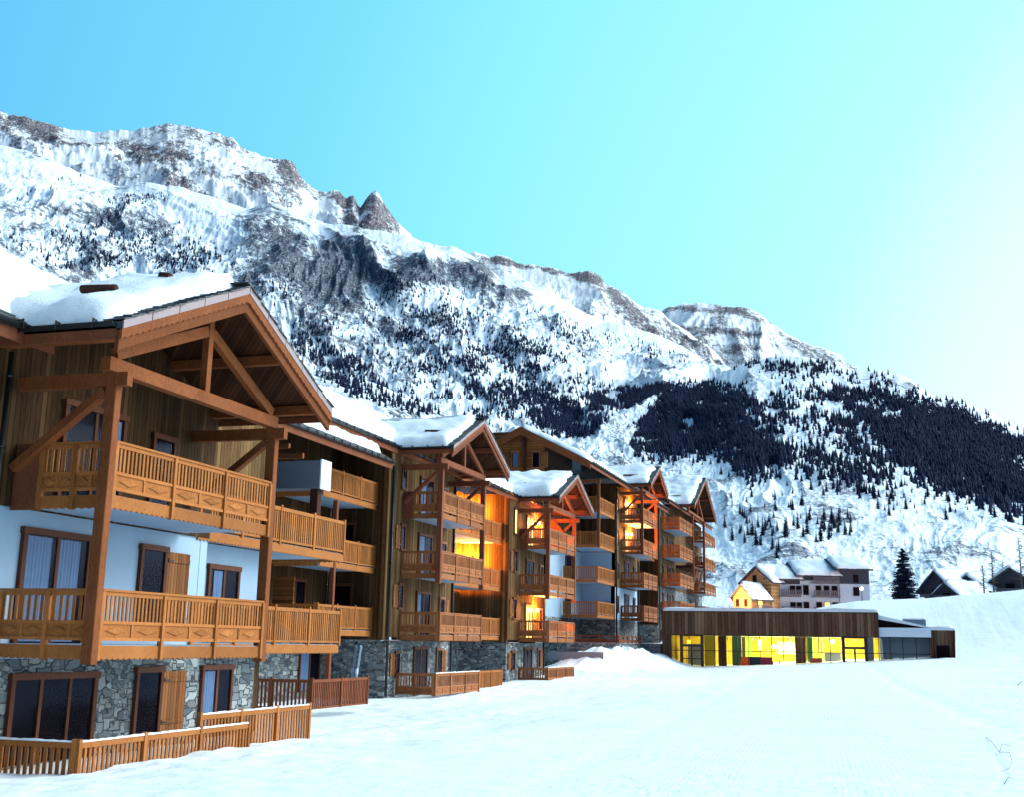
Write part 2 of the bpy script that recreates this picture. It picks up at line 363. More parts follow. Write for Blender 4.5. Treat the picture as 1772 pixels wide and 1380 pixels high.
def snowcap(par,A,B,D,Cc,th,insA=.3,insB=.0,eave=.12,seed=1,res=.22,name='snow_layer',amp=.06,ridge=0.0,mat='snow',over=.06):
    """A eave-front, B eave-back, Cc ridge-back, D ridge-front; heightfield of snow on that quad"""
    A,B,Cc,D=[np.array(p,float) for p in (A,B,Cc,D)]
    nu=max(8,int(np.linalg.norm(B-A)/res)); nv=max(8,int(np.linalg.norm(D-A)/res))
    u=np.linspace(0,1,nu)[:,None]; v=np.linspace(0,1,nv)[None,:]
    Lu=np.linalg.norm(B-A); Lv=np.linalg.norm(D-A)
    # front edge pulled in by an uneven amount, eave edge uneven
    su=u*Lu; sv=v*Lv
    jf=insA+ .22*(fbm(sv*1.3+seed,sv*0+seed*3,3,seed)-.5)*(1 if insA>0 else 0)*2
    jb=insB*np.ones_like(jf)
    jf=np.clip(jf,0,None)
    ue=(jf+(Lu-jf-jb)*u)/Lu
    je=-over+.1*(fbm(su*1.7+seed*2,su*0+5,3,seed+4)-.5)*2
    ve=(je+(Lv-je)*v)/Lv
    U=ue[...,None]; V=ve[...,None]
    P=(A*(1-U)+B*U)*(1-V)+(D*(1-U)+Cc*U)*V
    du=np.minimum(u*Lu if insA>0 else 9,(1-u)*Lu if insB>0 else 9)*np.ones_like(P[...,0]); dv=(v*Lv)*np.ones_like(P[...,0])
    prof=(1-np.exp(-du/.16))*(1-np.exp(-dv/eave))
    prof=np.sqrt(np.clip(prof,0,1))
    x=P[...,0];y=P[...,1]
    n=(fbm(x*.55+seed,y*.55,4,seed)-.5)*2*th*.55+(fbm(x*1.3+5,y*1.3+seed,4,seed+3)-.5)*th*.55+(fbm(x*3.1,y*3.1+seed,4,seed+9)-.5)*amp*1.6
    h=prof*(th+n)
    if ridge: h=h-ridge*np.exp(-((1-v)*Lv)/.5)*np.ones_like(h)
    h=np.maximum(h,0.0); 
    T=P.copy(); T[...,2]+=h+.015
    # closed shell: duplicate border going down
    ring=np.concatenate([T[:1],T,T[-1:]],0); ring[0,:,2]=P[0,:,2]-.01; ring[-1,:,2]=P[-1,:,2]-.01
    ring=np.concatenate([ring[:,:1],ring,ring[:,-1:]],1); base=np.concatenate([P[:1],P,P[-1:]],0)
    ring[:,0,2]=base[:,0,2]-.02; ring[:,-1,2]=base[:,-1,2]-.02
    return gridmesh(name,ring,M[mat],par)
def slates(par,xf,y0,z0,y1,z1,side,seed):
    """overlapping dark slates showing along a verge and pulled-back snow"""
    rr=random.Random(seed); m=MB(); L=math.hypot(y1-y0,z1-z0); n=int(L/.24)
    for i in range(n):
        for k in range(2):
            t0=(i+rr.uniform(-.1,.1))/n; t1=t0+.40/L
            ya,za=y0+(y1-y0)*t0,z0+(z1-z0)*t0; yb,zb=y0+(y1-y0)*t1,z0+(z1-z0)*t1
            x1=xf+.05-k*.34+rr.uniform(-.03,.03); x0=x1-.36+rr.uniform(-.05,.05)
            h=.028+k*.004
            lift=rr.uniform(.035,.055)
            vs=[(x0,ya,za+lift),(x1,ya,za+lift),(x1,yb,zb+.006),(x0,yb,zb+.006)]
            vs+=[(a,b,c+.022) for a,b,c in vs]
            m.add(vs,[(0,1,2,3),(7,6,5,4),(0,4,5,1),(1,5,6,2),(2,6,7,3),(3,7,4,0)])
    return m.build('slate_edging',M['slate'],par)
def gutter(par,a,b,r=.075,brackets=True,mat='metal_dark',out=(0,-1,0)):
    a=Vector(a);b=Vector(b);d=(b-a);L=d.length;d.normalize();o=Vector(out); m=MB(); n=8
    vs=[];fs=[]
    for p in (a,b):
        for rr_ in (r,r-.012):
            for i in range(n+1):
                t=math.pi*i/n; vs.append(p+o*(-math.cos(t)*rr_)+Vector((0,0,-math.sin(t)*rr_)))
    k=n+1
    for i in range(n):
        fs+= [(i,i+1,2*k+i+1,2*k+i),(k+i,3*k+i,3*k+i+1,k+i+1),(i,k+i,k+i+1,i+1),(2*k+i,2*k+i+1,3*k+i+1,3*k+i)]
    fs+=[(0,2*k,3*k,k),(n,k+n,3*k+n,2*k+n)]
    m.add(vs,fs)
    if brackets:
        c=int(L/.75)
        for i in range(c):
            p=a+d*((i+.5)*L/c)
            m.beam(p-o*(r)+Vector((0,0,.03)),p+o*(r+.02)+Vector((0,0,.05)),.03,.03)
            m.beam(p+o*(r+.012)+Vector((0,0,-.12)),p+o*(r+.012)+Vector((0,0,.07)),.03,.02,up=(d.x,d.y,d.z))
    return m.build('gutter',M[mat],par)
def gable(par,xf,xb,y0,y1,ze,zp,th=.13,snow=.36,seed=1,mat='timber',logs=(),flash=True,ridgesnow=.1,backsnow=True,ins=.34):
    yp=(y0+y1)/2
    m=MB(); m.prism([(y0,ze),(yp,zp),(y1,ze),(y1,ze-th),(yp,zp-th),(y0,ze-th)],'x',xb,xf); roof=m.build('roof',M['slate'],par)
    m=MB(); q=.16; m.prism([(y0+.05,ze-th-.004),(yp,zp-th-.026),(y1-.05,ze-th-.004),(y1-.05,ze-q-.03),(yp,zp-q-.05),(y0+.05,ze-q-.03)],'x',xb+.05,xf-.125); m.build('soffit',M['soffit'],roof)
    fr=fx(xf)
    for sgn,(ya,yb) in ((1,(y0,yp)),(-1,(y1,yp))):
        dz=zp-ze
        # metal flashing then two boards, the upper with a scalloped edge
        if flash:
            f=MB(); n=5
            for i in range(n):
                t0,t1=i/n+.003,(i+1)/n-.003
                f.prism([(ya+(yb-ya)*t0,ze+dz*t0+.02),(ya+(yb-ya)*t1,ze+dz*t1+.02),(ya+(yb-ya)*t1,ze+dz*t1-.14),(ya+(yb-ya)*t0,ze+dz*t0-.14)],'x',xf+.002,xf+.03)
            f.build('verge_flashing',M['flash'],roof)
        f=MB(); L=abs(yb-ya); n=int(L/.18)*4; pts=[(ya,ze-.142),(yb,zp-.142)]
        for i in range(n+1):
            t=1-i/n; k=(i%4)/4; pts.append((ya+(yb-ya)*t,ze+dz*t-.34+.03*(1-abs(math.cos(math.pi*k)))))
        f.prism(pts,'x',xf-.035,xf+.016)
        f.prism([(ya+.001*sgn,ze-.16),(yb,zp-.16),(yb,zp-.56),(ya+.001*sgn,ze-.54)],'x',xf-.12,xf-.037)
        f.build('bargeboard',M[mat],roof)
        slates(roof,xf,ya,ze,yb,zp,sgn,seed*3+sgn)
        # purlins
        for t in (.12,.56):
            p=MB(); y=ya+(yb-ya)*t; z=ze+dz*t-th-.2
            p.box(xb+.2,xf-.123,y-.09,y+.09,z-.12,z+.1); p.build('purlin',M[mat],roof)
        # snow
        if snow:
            if sgn==1: snowcap(roof,(xf,ya,ze),(xb,ya,ze),(xf,yb,zp),(xb,yb,zp),snow,ins,0,.16,seed,ridge=ridgesnow)
            else: snowcap(roof,(xf,ya,ze),(xb,ya,ze),(xf,yb,zp),(xb,yb,zp),snow*.5,ins,0,.16,seed+5,ridge=-ridgesnow*.5)
    gutter(roof,(xf-.1,y0-.07,ze-.02),(xb,y0-.07,ze-.02),.085,out=(0,-1,0))
    for ya in (y0,y1-.04): m=MB(); m.box(xb,xf-.125,ya,ya+.04,ze-.33,ze-.03); m.build('eave_fascia',M['timber_red' if mat!='dark' else 'dark'],roof)
    for (t,xa,xc,rad) in logs:
        y=y0+(yp-y0)*t; z=ze+(zp-ze)*t+snow*.98
        m=MB(); m.tube([(xa,y,z-.03),((xa+xc)/2,y+.02,z),(xc,y,z+.01)],rad,10); m.build('snow_guard_log',M['dark'],roof,True)
    return roof
def slope_roof(par,xe,xr,y0,y1,ze,zr,snow=.35,seed=1,back=6,fascia_mat='timber_red',edge_slates=True,eave_inset=.35,snow_ends=(0,0)):
    """roof plane with its eave running along the piste, rising away from it"""
    m=MB(); sl=(zr-ze)/(xe-xr); m.prism([(xe,ze),(xr,zr),(xr-back,zr-back*sl),(xr-back,zr-back*sl-.12),(xr,zr-.12),(xe,ze-.12)],'y',y0,y1); roof=m.build('roof',M['slate'],par)
    m=MB(); m.box(xe-.06,xe-.01,y0,y1,ze-.36,ze-.125); m.build('eave_fascia',M[fascia_mat],roof)
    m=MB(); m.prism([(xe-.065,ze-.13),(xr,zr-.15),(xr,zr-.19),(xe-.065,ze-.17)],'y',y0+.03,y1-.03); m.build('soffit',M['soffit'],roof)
    gutter(roof,(xe+.07,y0,ze-.03),(xe+.07,y1,ze-.03),.09,out=(1,0,0))
    # bare strip of slates near the eave then snow
    rr=random.Random(seed); m=MB(); n=int((y1-y0)/.4)
    for i in range(n):
        ya=y0+(y1-y0)*i/n; yb=ya+(y1-y0)/n*.96; lift=rr.uniform(.02,.045)
        for k in range(2):
            xa=xe+.02-k*.3; xc=xa-.34
            vs=[(xa,ya,ze+(xe-xa)*sl+lift),(xa,yb,ze+(xe-xa)*sl+lift*.8),(xc,yb,ze+(xe-xc)*sl+.008),(xc,ya,ze+(xe-xc)*sl+.008)]
            vs+=[(a,b,c+.022) for a,b,c in vs]; m.add(vs,[(0,1,2,3),(7,6,5,4),(0,4,5,1),(1,5,6,2),(2,6,7,3),(3,7,4,0)])
    m.build('slate_edging',M['slate'],roof)
    if snow:
        ex=xe-eave_inset
        snowcap(roof,(ex,y0,ze+eave_inset*sl),(ex,y1,ze+eave_inset*sl),(xr,y0,zr),(xr,y1,zr),snow,snow_ends[0],snow_ends[1],.2,seed,res=.3,over=.02)
        snowcap(roof,(xr-back,y0,zr-back*sl),(xr-back,y1,zr-back*sl),(xr,y0,zr),(xr,y1,zr),snow,snow_ends[0],snow_ends[1],.2,seed,res=.5,name='snow_layer')
    return roof
def truss(par,xb,y0,y1,zt,zpk,mat='timber',ov=.42):
    yp=(y0+y1)/2+.05
    m=MB(); m.box(xb-.2,xb+.02,y0-ov,y1+.2,zt-.27,zt); m.build('tie_beam',M[mat],par)
    m=MB(); m.box(xb-.17,xb-.01,yp-.09,yp+.09,zt+.002,zpk-.62); m.build('king_post',M[mat],par)
    m=MB()
    zr=zt+.58*(zpk-zt); m.beam((xb-.09,y0-ov+.25,zt+.1),(xb-.09,yp-.1,zr),.14,.24); m.build('rafter',M[mat],par)
    m=MB(); m.beam((xb-.09,y1+.0,zt+.08),(xb-.09,yp+.1,zr),.14,.24); m.build('rafter',M[mat],par)
def post(par,x,y,z0,z1,w=.2,d=.24,mat='timber',name='post'):
    m=MB(); b=.012
    m.prism([(x-d/2+b,y-w/2),(x+d/2-b,y-w/2),(x+d/2,y-w/2+b),(x+d/2,y+w/2-b),(x+d/2-b,y+w/2),(x-d/2+b,y+w/2),(x-d/2,y+w/2-b),(x-d/2,y-w/2+b)],'z',z0,z1); return m.build(name,M[mat],par)
def brace(par,a,b,w=.16,h=.2,mat='timber'):
    m=MB(); m.beam(a,b,w,h,up=(0,1,0) if abs(b[1]-a[1])<.01 else (1,0,0)); return m.build('brace',M[mat],par)
def chalet_front(par,xb,xw,y0,y1,rails,zt,zpk,mat,ztie_posts_bottom,seed,rail_mat=None,solid=.0,logs=(),snow=.36,xback=None,yo0=1.15,yo1=1.35,xf=None,brace_mat=None,bal=.125,tw=.07,bay=2.0,brace_low=True):
    rm=rail_mat or mat
    for i,z in enumerate(rails):
        balcony(par,xb,xw,y0,y1,z,'ornate',bay,rm,solid=solid if i==len(rails)-1 else 0,bal=bal,tw=tw)
    for y in (y0-.13,y1+.13): post(par,xb-.06,y,ztie_posts_bottom,zt-.275,mat=mat)
    truss(par,xb,y0,y1,zt,zpk,mat)
    for y in (y0-.13,y1+.13):
        m=MB(); m.box(xw+.002,xb+.28,y-.09,y+.09,zt-.54,zt-.276) ; m.build('beam',M[mat],par)
        brace(par,(xb-.22,y,zt-.62),(xw+.1,y,zt-2.1),mat=mat)
    gable(par,(xf if xf is not None else xb+.8),xback if xback is not None else xw-5,y0-yo0,y1+yo1,zt+.42,zpk,seed=seed,mat=mat,logs=logs,snow=snow)
def downpipe(par,x,y,z0,z1,r=.06,mat='metal_dark',jog=None):
    m=MB(); pts=[(x,y,z1),(x,y,z0)]
    m.tube(pts,r,10)
    z=z0+.3
    while z<z1: m.tube([(x,y,z),(x,y,z+.06)],r*1.35,10); z+=1.4
    return m.build('downpipe',M[mat],par,True)
def wallx(par,X,y0,y1,z0,z1,mat,name='wall',th=.3):
    m=MB(); m.box(X-th,X,y0,y1,z0,z1); return m.build(name,M[mat],par)
def wally(par,Y,x0,x1,z0,z1,mat,name='wall',th=.3):
    m=MB(); m.box(x0,x1,Y,Y+th,z0,z1); return m.build(name,M[mat],par)
def onX(px,py,X):
    d=ray(px,py); return d*X/d[0]
def wallpoly(par,X,pts,mat,name='wall',th=.3):
    m=MB(); m.prism(pts,'x',X-th,X); return m.build(name,M[mat],par)
def winx(par,X,p0,p1x,zb,**k):
    a=onX(p0[0],p0[1],X); b=onX(p1x,p0[1]+ (p1x-p0[0])*0,X)
    return window(par,fx(X),a[1],b[1],zb,a[2],**k)
GR='linked chalets of the wooden residence'
# ============================================================== chalet 1 (nearest)
c1=empty('chalet_building',(-17,22.5,-2.5),'nearest chalet at the left, big snowy gable over white plaster storey and carved larch balconies','chalet',GR)
W1=-16.4
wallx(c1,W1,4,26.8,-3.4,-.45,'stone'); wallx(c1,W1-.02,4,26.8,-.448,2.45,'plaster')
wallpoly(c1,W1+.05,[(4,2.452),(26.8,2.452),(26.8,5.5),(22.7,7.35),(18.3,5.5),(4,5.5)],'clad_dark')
wallx(c1,W1+.06,10,19.1,-.50,-.40,'slab','ledge',.07)
X2=-17.2
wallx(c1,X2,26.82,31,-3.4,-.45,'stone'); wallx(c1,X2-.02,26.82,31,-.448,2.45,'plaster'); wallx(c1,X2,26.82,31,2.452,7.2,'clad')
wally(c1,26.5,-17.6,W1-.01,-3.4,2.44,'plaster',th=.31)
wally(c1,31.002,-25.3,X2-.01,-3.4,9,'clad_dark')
# windows and doors
window(c1,fx(W1),20.05,22.75,-2.45,-.85,kind='door',mul=3,fw=.12)
window(c1,fx(W1),24.15,25.2,-2.1,-.78,shutter='r')
window(c1,fx(X2),28.2,29.75,-2.5,-.80,kind='door',mul=2,curtain=[(.08,.45)])
window(c1,fx(W1-.02),19.98,22.15,-.14,1.98,kind='door',mul=2,curtain=[(.08,.42),(.5,.85)],fw=.12)
window(c1,fx(W1-.02),23.95,25.0,.25,1.97,shutter='r')
window(c1,fx(X2-.02),28.2,29.8,.1,1.80,mul=2,curtain=[(.2,.5)])
window(c1,fx(W1+.05),20.75,22.9,2.66,4.72,kind='door',mul=2,curtain=[(.78,.93)],fw=.12)
window(c1,fx(W1+.05),23.95,24.9,3.0,4.55)
# extra windows farther left, outside the crop but part of the house
window(c1,fx(W1),15.2,17.2,-2.45,-.85,kind='door',mul=2); window(c1,fx(W1-.02),15.2,17.2,-.14,1.98,kind='door',mul=2,curtain=[(.1,.4)])
chalet_front(c1,-14.12,W1,19.55,25.62,[.88,3.68],5.27,7.62,'timber',-.5,3,rail_mat='rail',solid=.62,xback=-21.5,yo0=1.25,yo1=1.48,logs=((.30,-14.5,-15.3,.085),(.66,-14.35,-14.6,.10)),snow=.56)
slope_roof(c1,-15.45,-22.5,2,19.2,5.75,9.62,.5,5,back=7)
slope_roof(c1,-16.6,-22.5,19.2,27.0,6.4,9.65,.5,6,back=7)
for y in (26.3,):
    balcony(c1,-16.38,-19,26.3,34.62,.92,'plain',2.05,'rail',left=False,right=True)
    balcony(c1,-16.38,-19,26.3,34.62,3.68,'plain',2.05,'rail',left=False,right=True)
# dark post, metal box and pergola beams over the forward balcony
post(c1,-16.55,32.9,2.5,4.45,.26,.26,'dark')
m=MB(); m.box(-19.2,-16.30,32.6,33.25,4.47,5.30); o=m.build('metal_cladding_box',M['zinc'],c1)
m=MB(); m.box(-16.297,-16.25,32.59,33.26,4.44,5.33); m.build('cover_trim',M['white_metal'],o)
m=MB(); m.beam((-19.5,33.6,5.62),(-17.4,33.6,5.62),.12,.16); m.beam((-19.5,33.6,5.9),(-17.9,33.6,5.95),.12,.14); m.build('pergola_beam',M['timber'],c1)
downpipe(c1,-16.2,18.9,-2.4,5.4,.05)
# ============================================================== chalet 2 with its recessed wing
WX=-22.05
c2=empty('chalet_building',(-23,54,-2.5),'second chalet from the left, snowy gable and carved balconies right of the recessed wing','chalet',GR)
XR=-25.0
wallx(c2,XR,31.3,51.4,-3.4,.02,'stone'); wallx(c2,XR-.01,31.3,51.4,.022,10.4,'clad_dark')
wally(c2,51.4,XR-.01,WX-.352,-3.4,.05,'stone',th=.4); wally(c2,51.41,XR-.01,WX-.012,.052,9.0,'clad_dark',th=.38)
m=MB(); m.box(WX-.25,WX+.0,51.18,51.39,.06,7.9); m.build('corner_post',M['clad'],c2)
wallx(c2,WX,51.4,59.9,-3.4,.03,'stone',th=.35); wallpoly(c2,WX+.04,[(51.42,.20),(59.9,.20),(59.9,8.8),(56.4,10.6),(52,8.8),(51.42,8.8)],'clad')
m=MB(); m.box(WX-.05,WX+.16,51.42,52.9,.03,.075); m.build('ledge',M['flash'],c2)
downpipe(c2,WX+.12,51.5,-2.4,8.0,.065)
balcony(c2,-22.7,-24.9,45.8,51.35,7.22,'plain',1.9,'rail'); balcony(c2,-22.7,-24.9,45.8,51.35,4.31,'plain',1.9,'rail'); balcony(c2,-22.7,-24.9,45.8,51.35,1.5,'plain',1.9,'rail')
post(c2,-22.75,47.2,-2.4,5.9,.18,.2,'timber_red'); 
f=fy(51.41); window(c2,f,-24.7,-23.7,.45,2.45,kind='door'); window(c2,f,-24.7,-23.7,3.25,5.25,kind='door')
window(c2,fx(XR-.01),47.2,49.1,.4,2.5,kind='door',mul=2,curtain=[(.1,.4)]); window(c2,fx(XR-.01),47.2,49.1,3.2,5.2,kind='door',mul=2)
m=MB(); m.box(-24.85,-23.9,45.95,46.05,.45,2.6); m.box(-24.85,-23.9,45.95,46.05,3.3,5.3); m.build('privacy_screen',M['clad_h'],c2)
window(c2,fx(XR),48.9,50.9,-2.2,-.25,kind='door',mul=2,curtain=[(.08,.5)])
slope_roof(c2,-21.3,-22.6,37,49.8,7.95,8.75,.42,8,back=.2,eave_inset=.45,snow_ends=(0,.05))
slope_roof(c2,-21.95,-29.0,41,68,9.0,13.0,.5,9,back=6)
# side windows with shutters
for z0,z1 in ((-1.5,-.55),(1.55,2.55),(4.25,5.3)):
    window(c2,fx(WX+(.04 if z0>0 else 0)),52.62,53.15,z0,z1,shutter='l',shw=.52,fw=.06)
window(c2,fx(WX+.04),52.5,53.1,7.1,8.1,fw=.06)
for k,zf in enumerate((.18,2.98,5.78)):
    window(c2,fx(WX+.04),54.9,56.7,zf+.02,zf+2.1,kind='door',mul=2,curtain=[(.08,.36)] if k==0 else [(.1,.5)])
    window(c2,fx(WX+.04),58.0,58.75,zf+.75,zf+1.95,shutter='r',light=True,fw=.07,shw=.55)
window(c2,fx(WX),54.9,56.7,-2.35,-.35,kind='door',mul=2); window(c2,fx(WX),57.95,58.75,-1.45,-.40,shutter='r',light=True,fw=.07,shw=.55)
chalet_front(c2,-20.05,WX,53.0,58.95,[1.37,4.18,6.97],8.53,10.95,'timber_red',2.66,12,rail_mat='rail_red',xback=-27,yo0=.95,yo1=1.85,xf=-19.25,snow=.36,logs=((.3,-20.3,-21.2,.09),),solid=.5)
downpipe(c2,WX+.1,59.9,-2.3,8.2,.06)
# ============================================================== chalet 3 with the lit recess
c3=empty('chalet_building',(-23,72,-2.3),'third chalet, lit orange from its top balcony and recess, with low round snow-covered gable roof','chalet',GR)
wallx(c3,XR,59.9,69.6,-3.4,.02,'stone'); wallx(c3,XR-.01,59.9,69.6,.022,9,'clad')
wally(c3,69.6,XR-.01,WX-.352,-3.4,.05,'stone',th=.4); wally(c3,69.61,XR-.01,WX-.012,.052,8.9,'clad',th=.38)
wallx(c3,WX,69.6,77.5,-3.4,.03,'stone',th=.35); wallpoly(c3,WX+.04,[(69.62,.20),(77.5,.20),(77.5,8.8),(75.7,10.3),(71,8.8),(69.62,8.8)],'clad')
m=MB(); m.box(WX-.05,WX+.16,69.62,71.8,.03,.075); m.build('ledge',M['flash'],c3)
for z in (1.47,4.3,7.1): balcony(c3,-22.5,-24.9,60.6,69.55,z,'plain',1.9,'rail',left=False)
slope_roof(c3,-21.9,-28,60.6,78.5,8.95,12.0,.42,14,back=6)
for z0,z1,lit in ((-1.5,-.55,0),(1.5,2.6,0),(4.3,5.5,0),(6.6,8.05,1)):
    window(c3,fx(WX+(.04 if z0>0 else 0)),70.55,71.25,z0,z1,shutter=None if lit else 'l',shw=.6,fw=.06,lit=bool(lit))
for k,zf in enumerate((.18,2.98,5.78)):
    window(c3,fx(WX+.04),73.2,74.9,zf+.02,zf+2.1,kind='door',mul=2,lit=k in(0,2),light=k!=1)
    window(c3,fx(WX+.04),76.3,77.0,zf+.75,zf+1.95,shutter=None,light=True,fw=.07,lit=k==2)
window(c3,fx(WX),73.2,74.9,-2.3,-.35,kind='door',mul=2); window(c3,fx(WX),76.2,76.8,-1.45,-.4,shutter='r',light=True,fw=.07,shw=.5)
chalet_front(c3,-20.1,WX,71.95,78.1,[1.40,4.18,7.0],8.5,10.8,'timber_red',2.68,22,rail_mat='rail_red',xback=-29,yo0=.72,yo1=2.05,xf=-19.3,snow=.5,logs=((.25,-20.6,-21.9,.07),),solid=.5)
downpipe(c3,WX+.1,77.5,-2.0,8.6,.06)
wally(c3,77.2,-25,WX-.5,-2.5,8.7,'clad')
# ============================================================== chalet 4 with tall white wing and big gable
c4=empty('chalet_building',(-23,96,-1),'fourth and tall chalet with broad wooden gable, white-walled wing and two lit balconies','chalet',GR)
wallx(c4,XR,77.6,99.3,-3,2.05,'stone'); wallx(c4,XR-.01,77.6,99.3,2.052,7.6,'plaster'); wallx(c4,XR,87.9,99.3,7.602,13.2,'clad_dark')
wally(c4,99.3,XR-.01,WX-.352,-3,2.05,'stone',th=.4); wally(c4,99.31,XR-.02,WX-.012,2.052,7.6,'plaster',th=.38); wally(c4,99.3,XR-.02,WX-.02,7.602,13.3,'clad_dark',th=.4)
wally(c4,87.6,-33,-25.02,2,16.0,'clad_h',th=.3)
for a,b in ((885.6,899),(921,935)):
    pa=at(a,784.5,87.6); pb=at(b,784.5,87.6); window(c4,fy(87.6),pa[0],pb[0],pa[2]-1.15,pa[2],light=True,curtain=[(.2,.8)] if a<900 else None,shutter='r' if a>900 else None,fw=.07)
for z in (3.35,6.08,8.82,11.6): balcony(c4,-22.1,-24.9,93.2,99.25,z,'plain',1.5,'rail',bal=.16)
post(c4,-21.95,92.9,7.5,12.9,.22,.24,'timber_red'); m=MB(); m.box(-27,-21.8,92.7,92.92,12.6,12.85); m.build('beam',M['timber_red'],c4)
for z0,z1 in ((2.25,4.3),(5.0,7.0)): window(c4,fx(XR-.01),94.2,96.0,z0,z1,kind='door')
window(c4,fx(XR),92.5,94.6,-.5,1.7,kind='door',mul=2); window(c4,fx(XR),95.2,96.2,8,10,kind='door')
# broad roof, ridge parallel to the piste
def ygable(par,y0,y1,xe,ze,xp,zp,xl,zl,seed,snow=.4):
    m=MB(); m.prism([(xe,ze),(xp,zp),(xl,zl),(xl,zl-.14),(xp,zp-.14),(xe,ze-.14)],'y',y0,y1); roof=m.build('roof',M['slate'],par)
    for s_,(xa,za) in ((1,(xe,ze)),(-1,(xl,zl))):
        f=MB(); f.prism([(xa,za-.06),(xp,zp-.06),(xp,zp-.26),(xa,za-.26)],'y',y0-.05,y0-.002); f.prism([(xa,za-.2),(xp,zp-.2),(xp,zp-.62),(xa,za-.6)],'y',y0+.0,y0+.1); f.build('bargeboard',M['timber'],roof)
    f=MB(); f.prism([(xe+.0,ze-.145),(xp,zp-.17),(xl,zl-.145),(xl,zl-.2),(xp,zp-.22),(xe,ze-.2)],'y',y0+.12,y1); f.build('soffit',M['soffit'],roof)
    snowcap(roof,(xe-.3,y0,ze+.3*(zp-ze)/(xe-xp)),(xe-.3,y1,ze+.3*(zp-ze)/(xe-xp)),(xp,y0,zp),(xp,y1,zp),snow,.35,0,.2,seed,res=.3,over=.02)
    snowcap(roof,(xl,y0,zl),(xl,y1,zl),(xp,y0,zp),(xp,y1,zp),snow*.5,.35,0,.2,seed+3,res=.4)
    m=MB(); m.box(xe-.05,xe+.0,y0+.11,y1,ze-.42,ze-.146); m.build('eave_fascia',M['timber_red'],roof)
    gutter(roof,(xe+.1,y0+.1,ze-.03),(xe+.1,y1,ze-.03),.09,out=(1,0,0)); return roof
ygable(c4,86.2,119,-21,13.35,-26.5,16.15,-31.5,13.6,31)
m=MB(); m.beam((-26.5,86.9,15.2),(-26.5,87.6,13.9),.16,.2,up=(1,0,0)); m.box(-26.6,-26.4,87.4,87.58,13.0,15.6); m.build('gable_bracket',M['dark'],c4)
for (x,y,z,s) in ((-26.2,103,16.0,.8),(-25.2,118,16.2,1.0)):
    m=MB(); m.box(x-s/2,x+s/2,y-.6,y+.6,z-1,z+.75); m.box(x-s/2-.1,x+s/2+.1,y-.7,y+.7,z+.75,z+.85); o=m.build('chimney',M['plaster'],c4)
    snowcap(o,(x-s/2-.1,y-.7,z+.85),(x+s/2+.1,y-.7,z+.85),(x-s/2-.1,y+.7,z+.85),(x+s/2+.1,y+.7,z+.85),.25,.03,.03,.15,5,res=.1,over=0)
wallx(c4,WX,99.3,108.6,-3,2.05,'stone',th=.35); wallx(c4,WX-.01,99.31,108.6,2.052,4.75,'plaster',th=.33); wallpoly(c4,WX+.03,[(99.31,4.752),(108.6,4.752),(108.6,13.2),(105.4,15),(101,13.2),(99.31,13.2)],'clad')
for k,zf in enumerate((2.1,4.9,7.7,10.4)):
    window(c4,fx(WX+.03),103.0,104.6,zf+.02,zf+2.1,kind='door',mul=2,lit=k>=2,light=k>=2)
    window(c4,fx(WX+.03),106.6,107.3,zf+.6,zf+1.9,fw=.07)
    window(c4,fx(WX+.03),99.9,100.5,zf+.6,zf+1.8,fw=.07)
chalet_front(c4,-20.1,WX,101.65,107.8,[3.3,6.08,8.87,11.55],13.2,15.55,'timber_red',7.6,32,rail_mat='rail_red',xback=-27,yo0=.45,yo1=1.8,xf=-19.3,snow=.45,logs=((.2,-20.6,-21.9,.08),),bal=.16,tw=.09)
downpipe(c4,WX+.12,99.4,-1,13,.075); downpipe(c4,WX+.12,108.7,-1,13,.07)
wallx(c4,XR,108.6,118.9,-3,13.3,'clad_dark'); wally(c4,118.9,XR,WX-.01,-3,2,'stone',th=.35); wally(c4,118.9,XR,WX-.01,2.01,13.6,'clad_dark',th=.34)
for z in (6.6,9.4): balcony(c4,-22.4,-24.9,109,118.85,z,'plain',1.9,'timber_red',left=False,bal=.16)
# ============================================================== chalet 5
c5=empty('chalet_building',(-23,130,0),'farthest chalet of the row, its stacked balconies rising behind the flat pool pavilion roof','chalet',GR)
wallx(c5,WX,118.95,148,-1,5.75,'stone',th=.35); wallpoly(c5,WX+.03,[(118.95,5.752),(148,5.752),(148,14.2),(142,14.4),(133.5,17.8),(125,14.2),(118.95,14.2)],'clad')
for z in (1.55,4.33,7.12,9.91,12.7): balcony(c5,-20.1,WX,120.25,129.0,z,'ornate',2.2,'rail_red',bal=.2,tw=.11)
for z in (4.4,7.07,9.9,12.78): balcony(c5,-20.1,WX,137.1,145.6,z,'ornate',2.1,'rail_red',bal=.2,tw=.11)
for y in (128.75,136.9): post(c5,-20.1,y,7,13.85,.26,.26,'timber_red')
truss(c5,-20.1,128.9,136.8,14.1,17.9,'timber_red',ov=2.6)
gable(c5,-19.3,-29,125.4,141.7,14.55,18.3,snow=.45,seed=41,mat='timber_red',logs=((.15,-20.5,-22,.1),))
slope_roof(c5,-20.9,-27,119.2,149.5,14.35,17.0,.45,44,back=6)
for z in (2.6,8.2): m=MB(); m.box(WX,-20.2,129.2,136.7,z,z+.25); m.build('landing_floor',M['dark'],c5)
for y0 in (129.3,133.2): brace(c5,(-20.3,y0,6.0),(-20.3,y0+3.2,8.1),mat='timber_red')
for k in range(4):
    for y in (121.0,124.0,127,138.5,142.5): window(c5,fx(WX+(.03 if k else .0)),y,y+(1.7 if y in(124.0,142.5) else .8),3.1+2.79*k,5.1+2.79*k,kind='door',mul=2 if y in(124.0,142.5) else 1)
downpipe(c5,WX+.12,119.1,-1,14,.075)
balcony(c5,-18.2,-20.0,137,152,4.4-1.0,'plain',2,'rail',left=False)
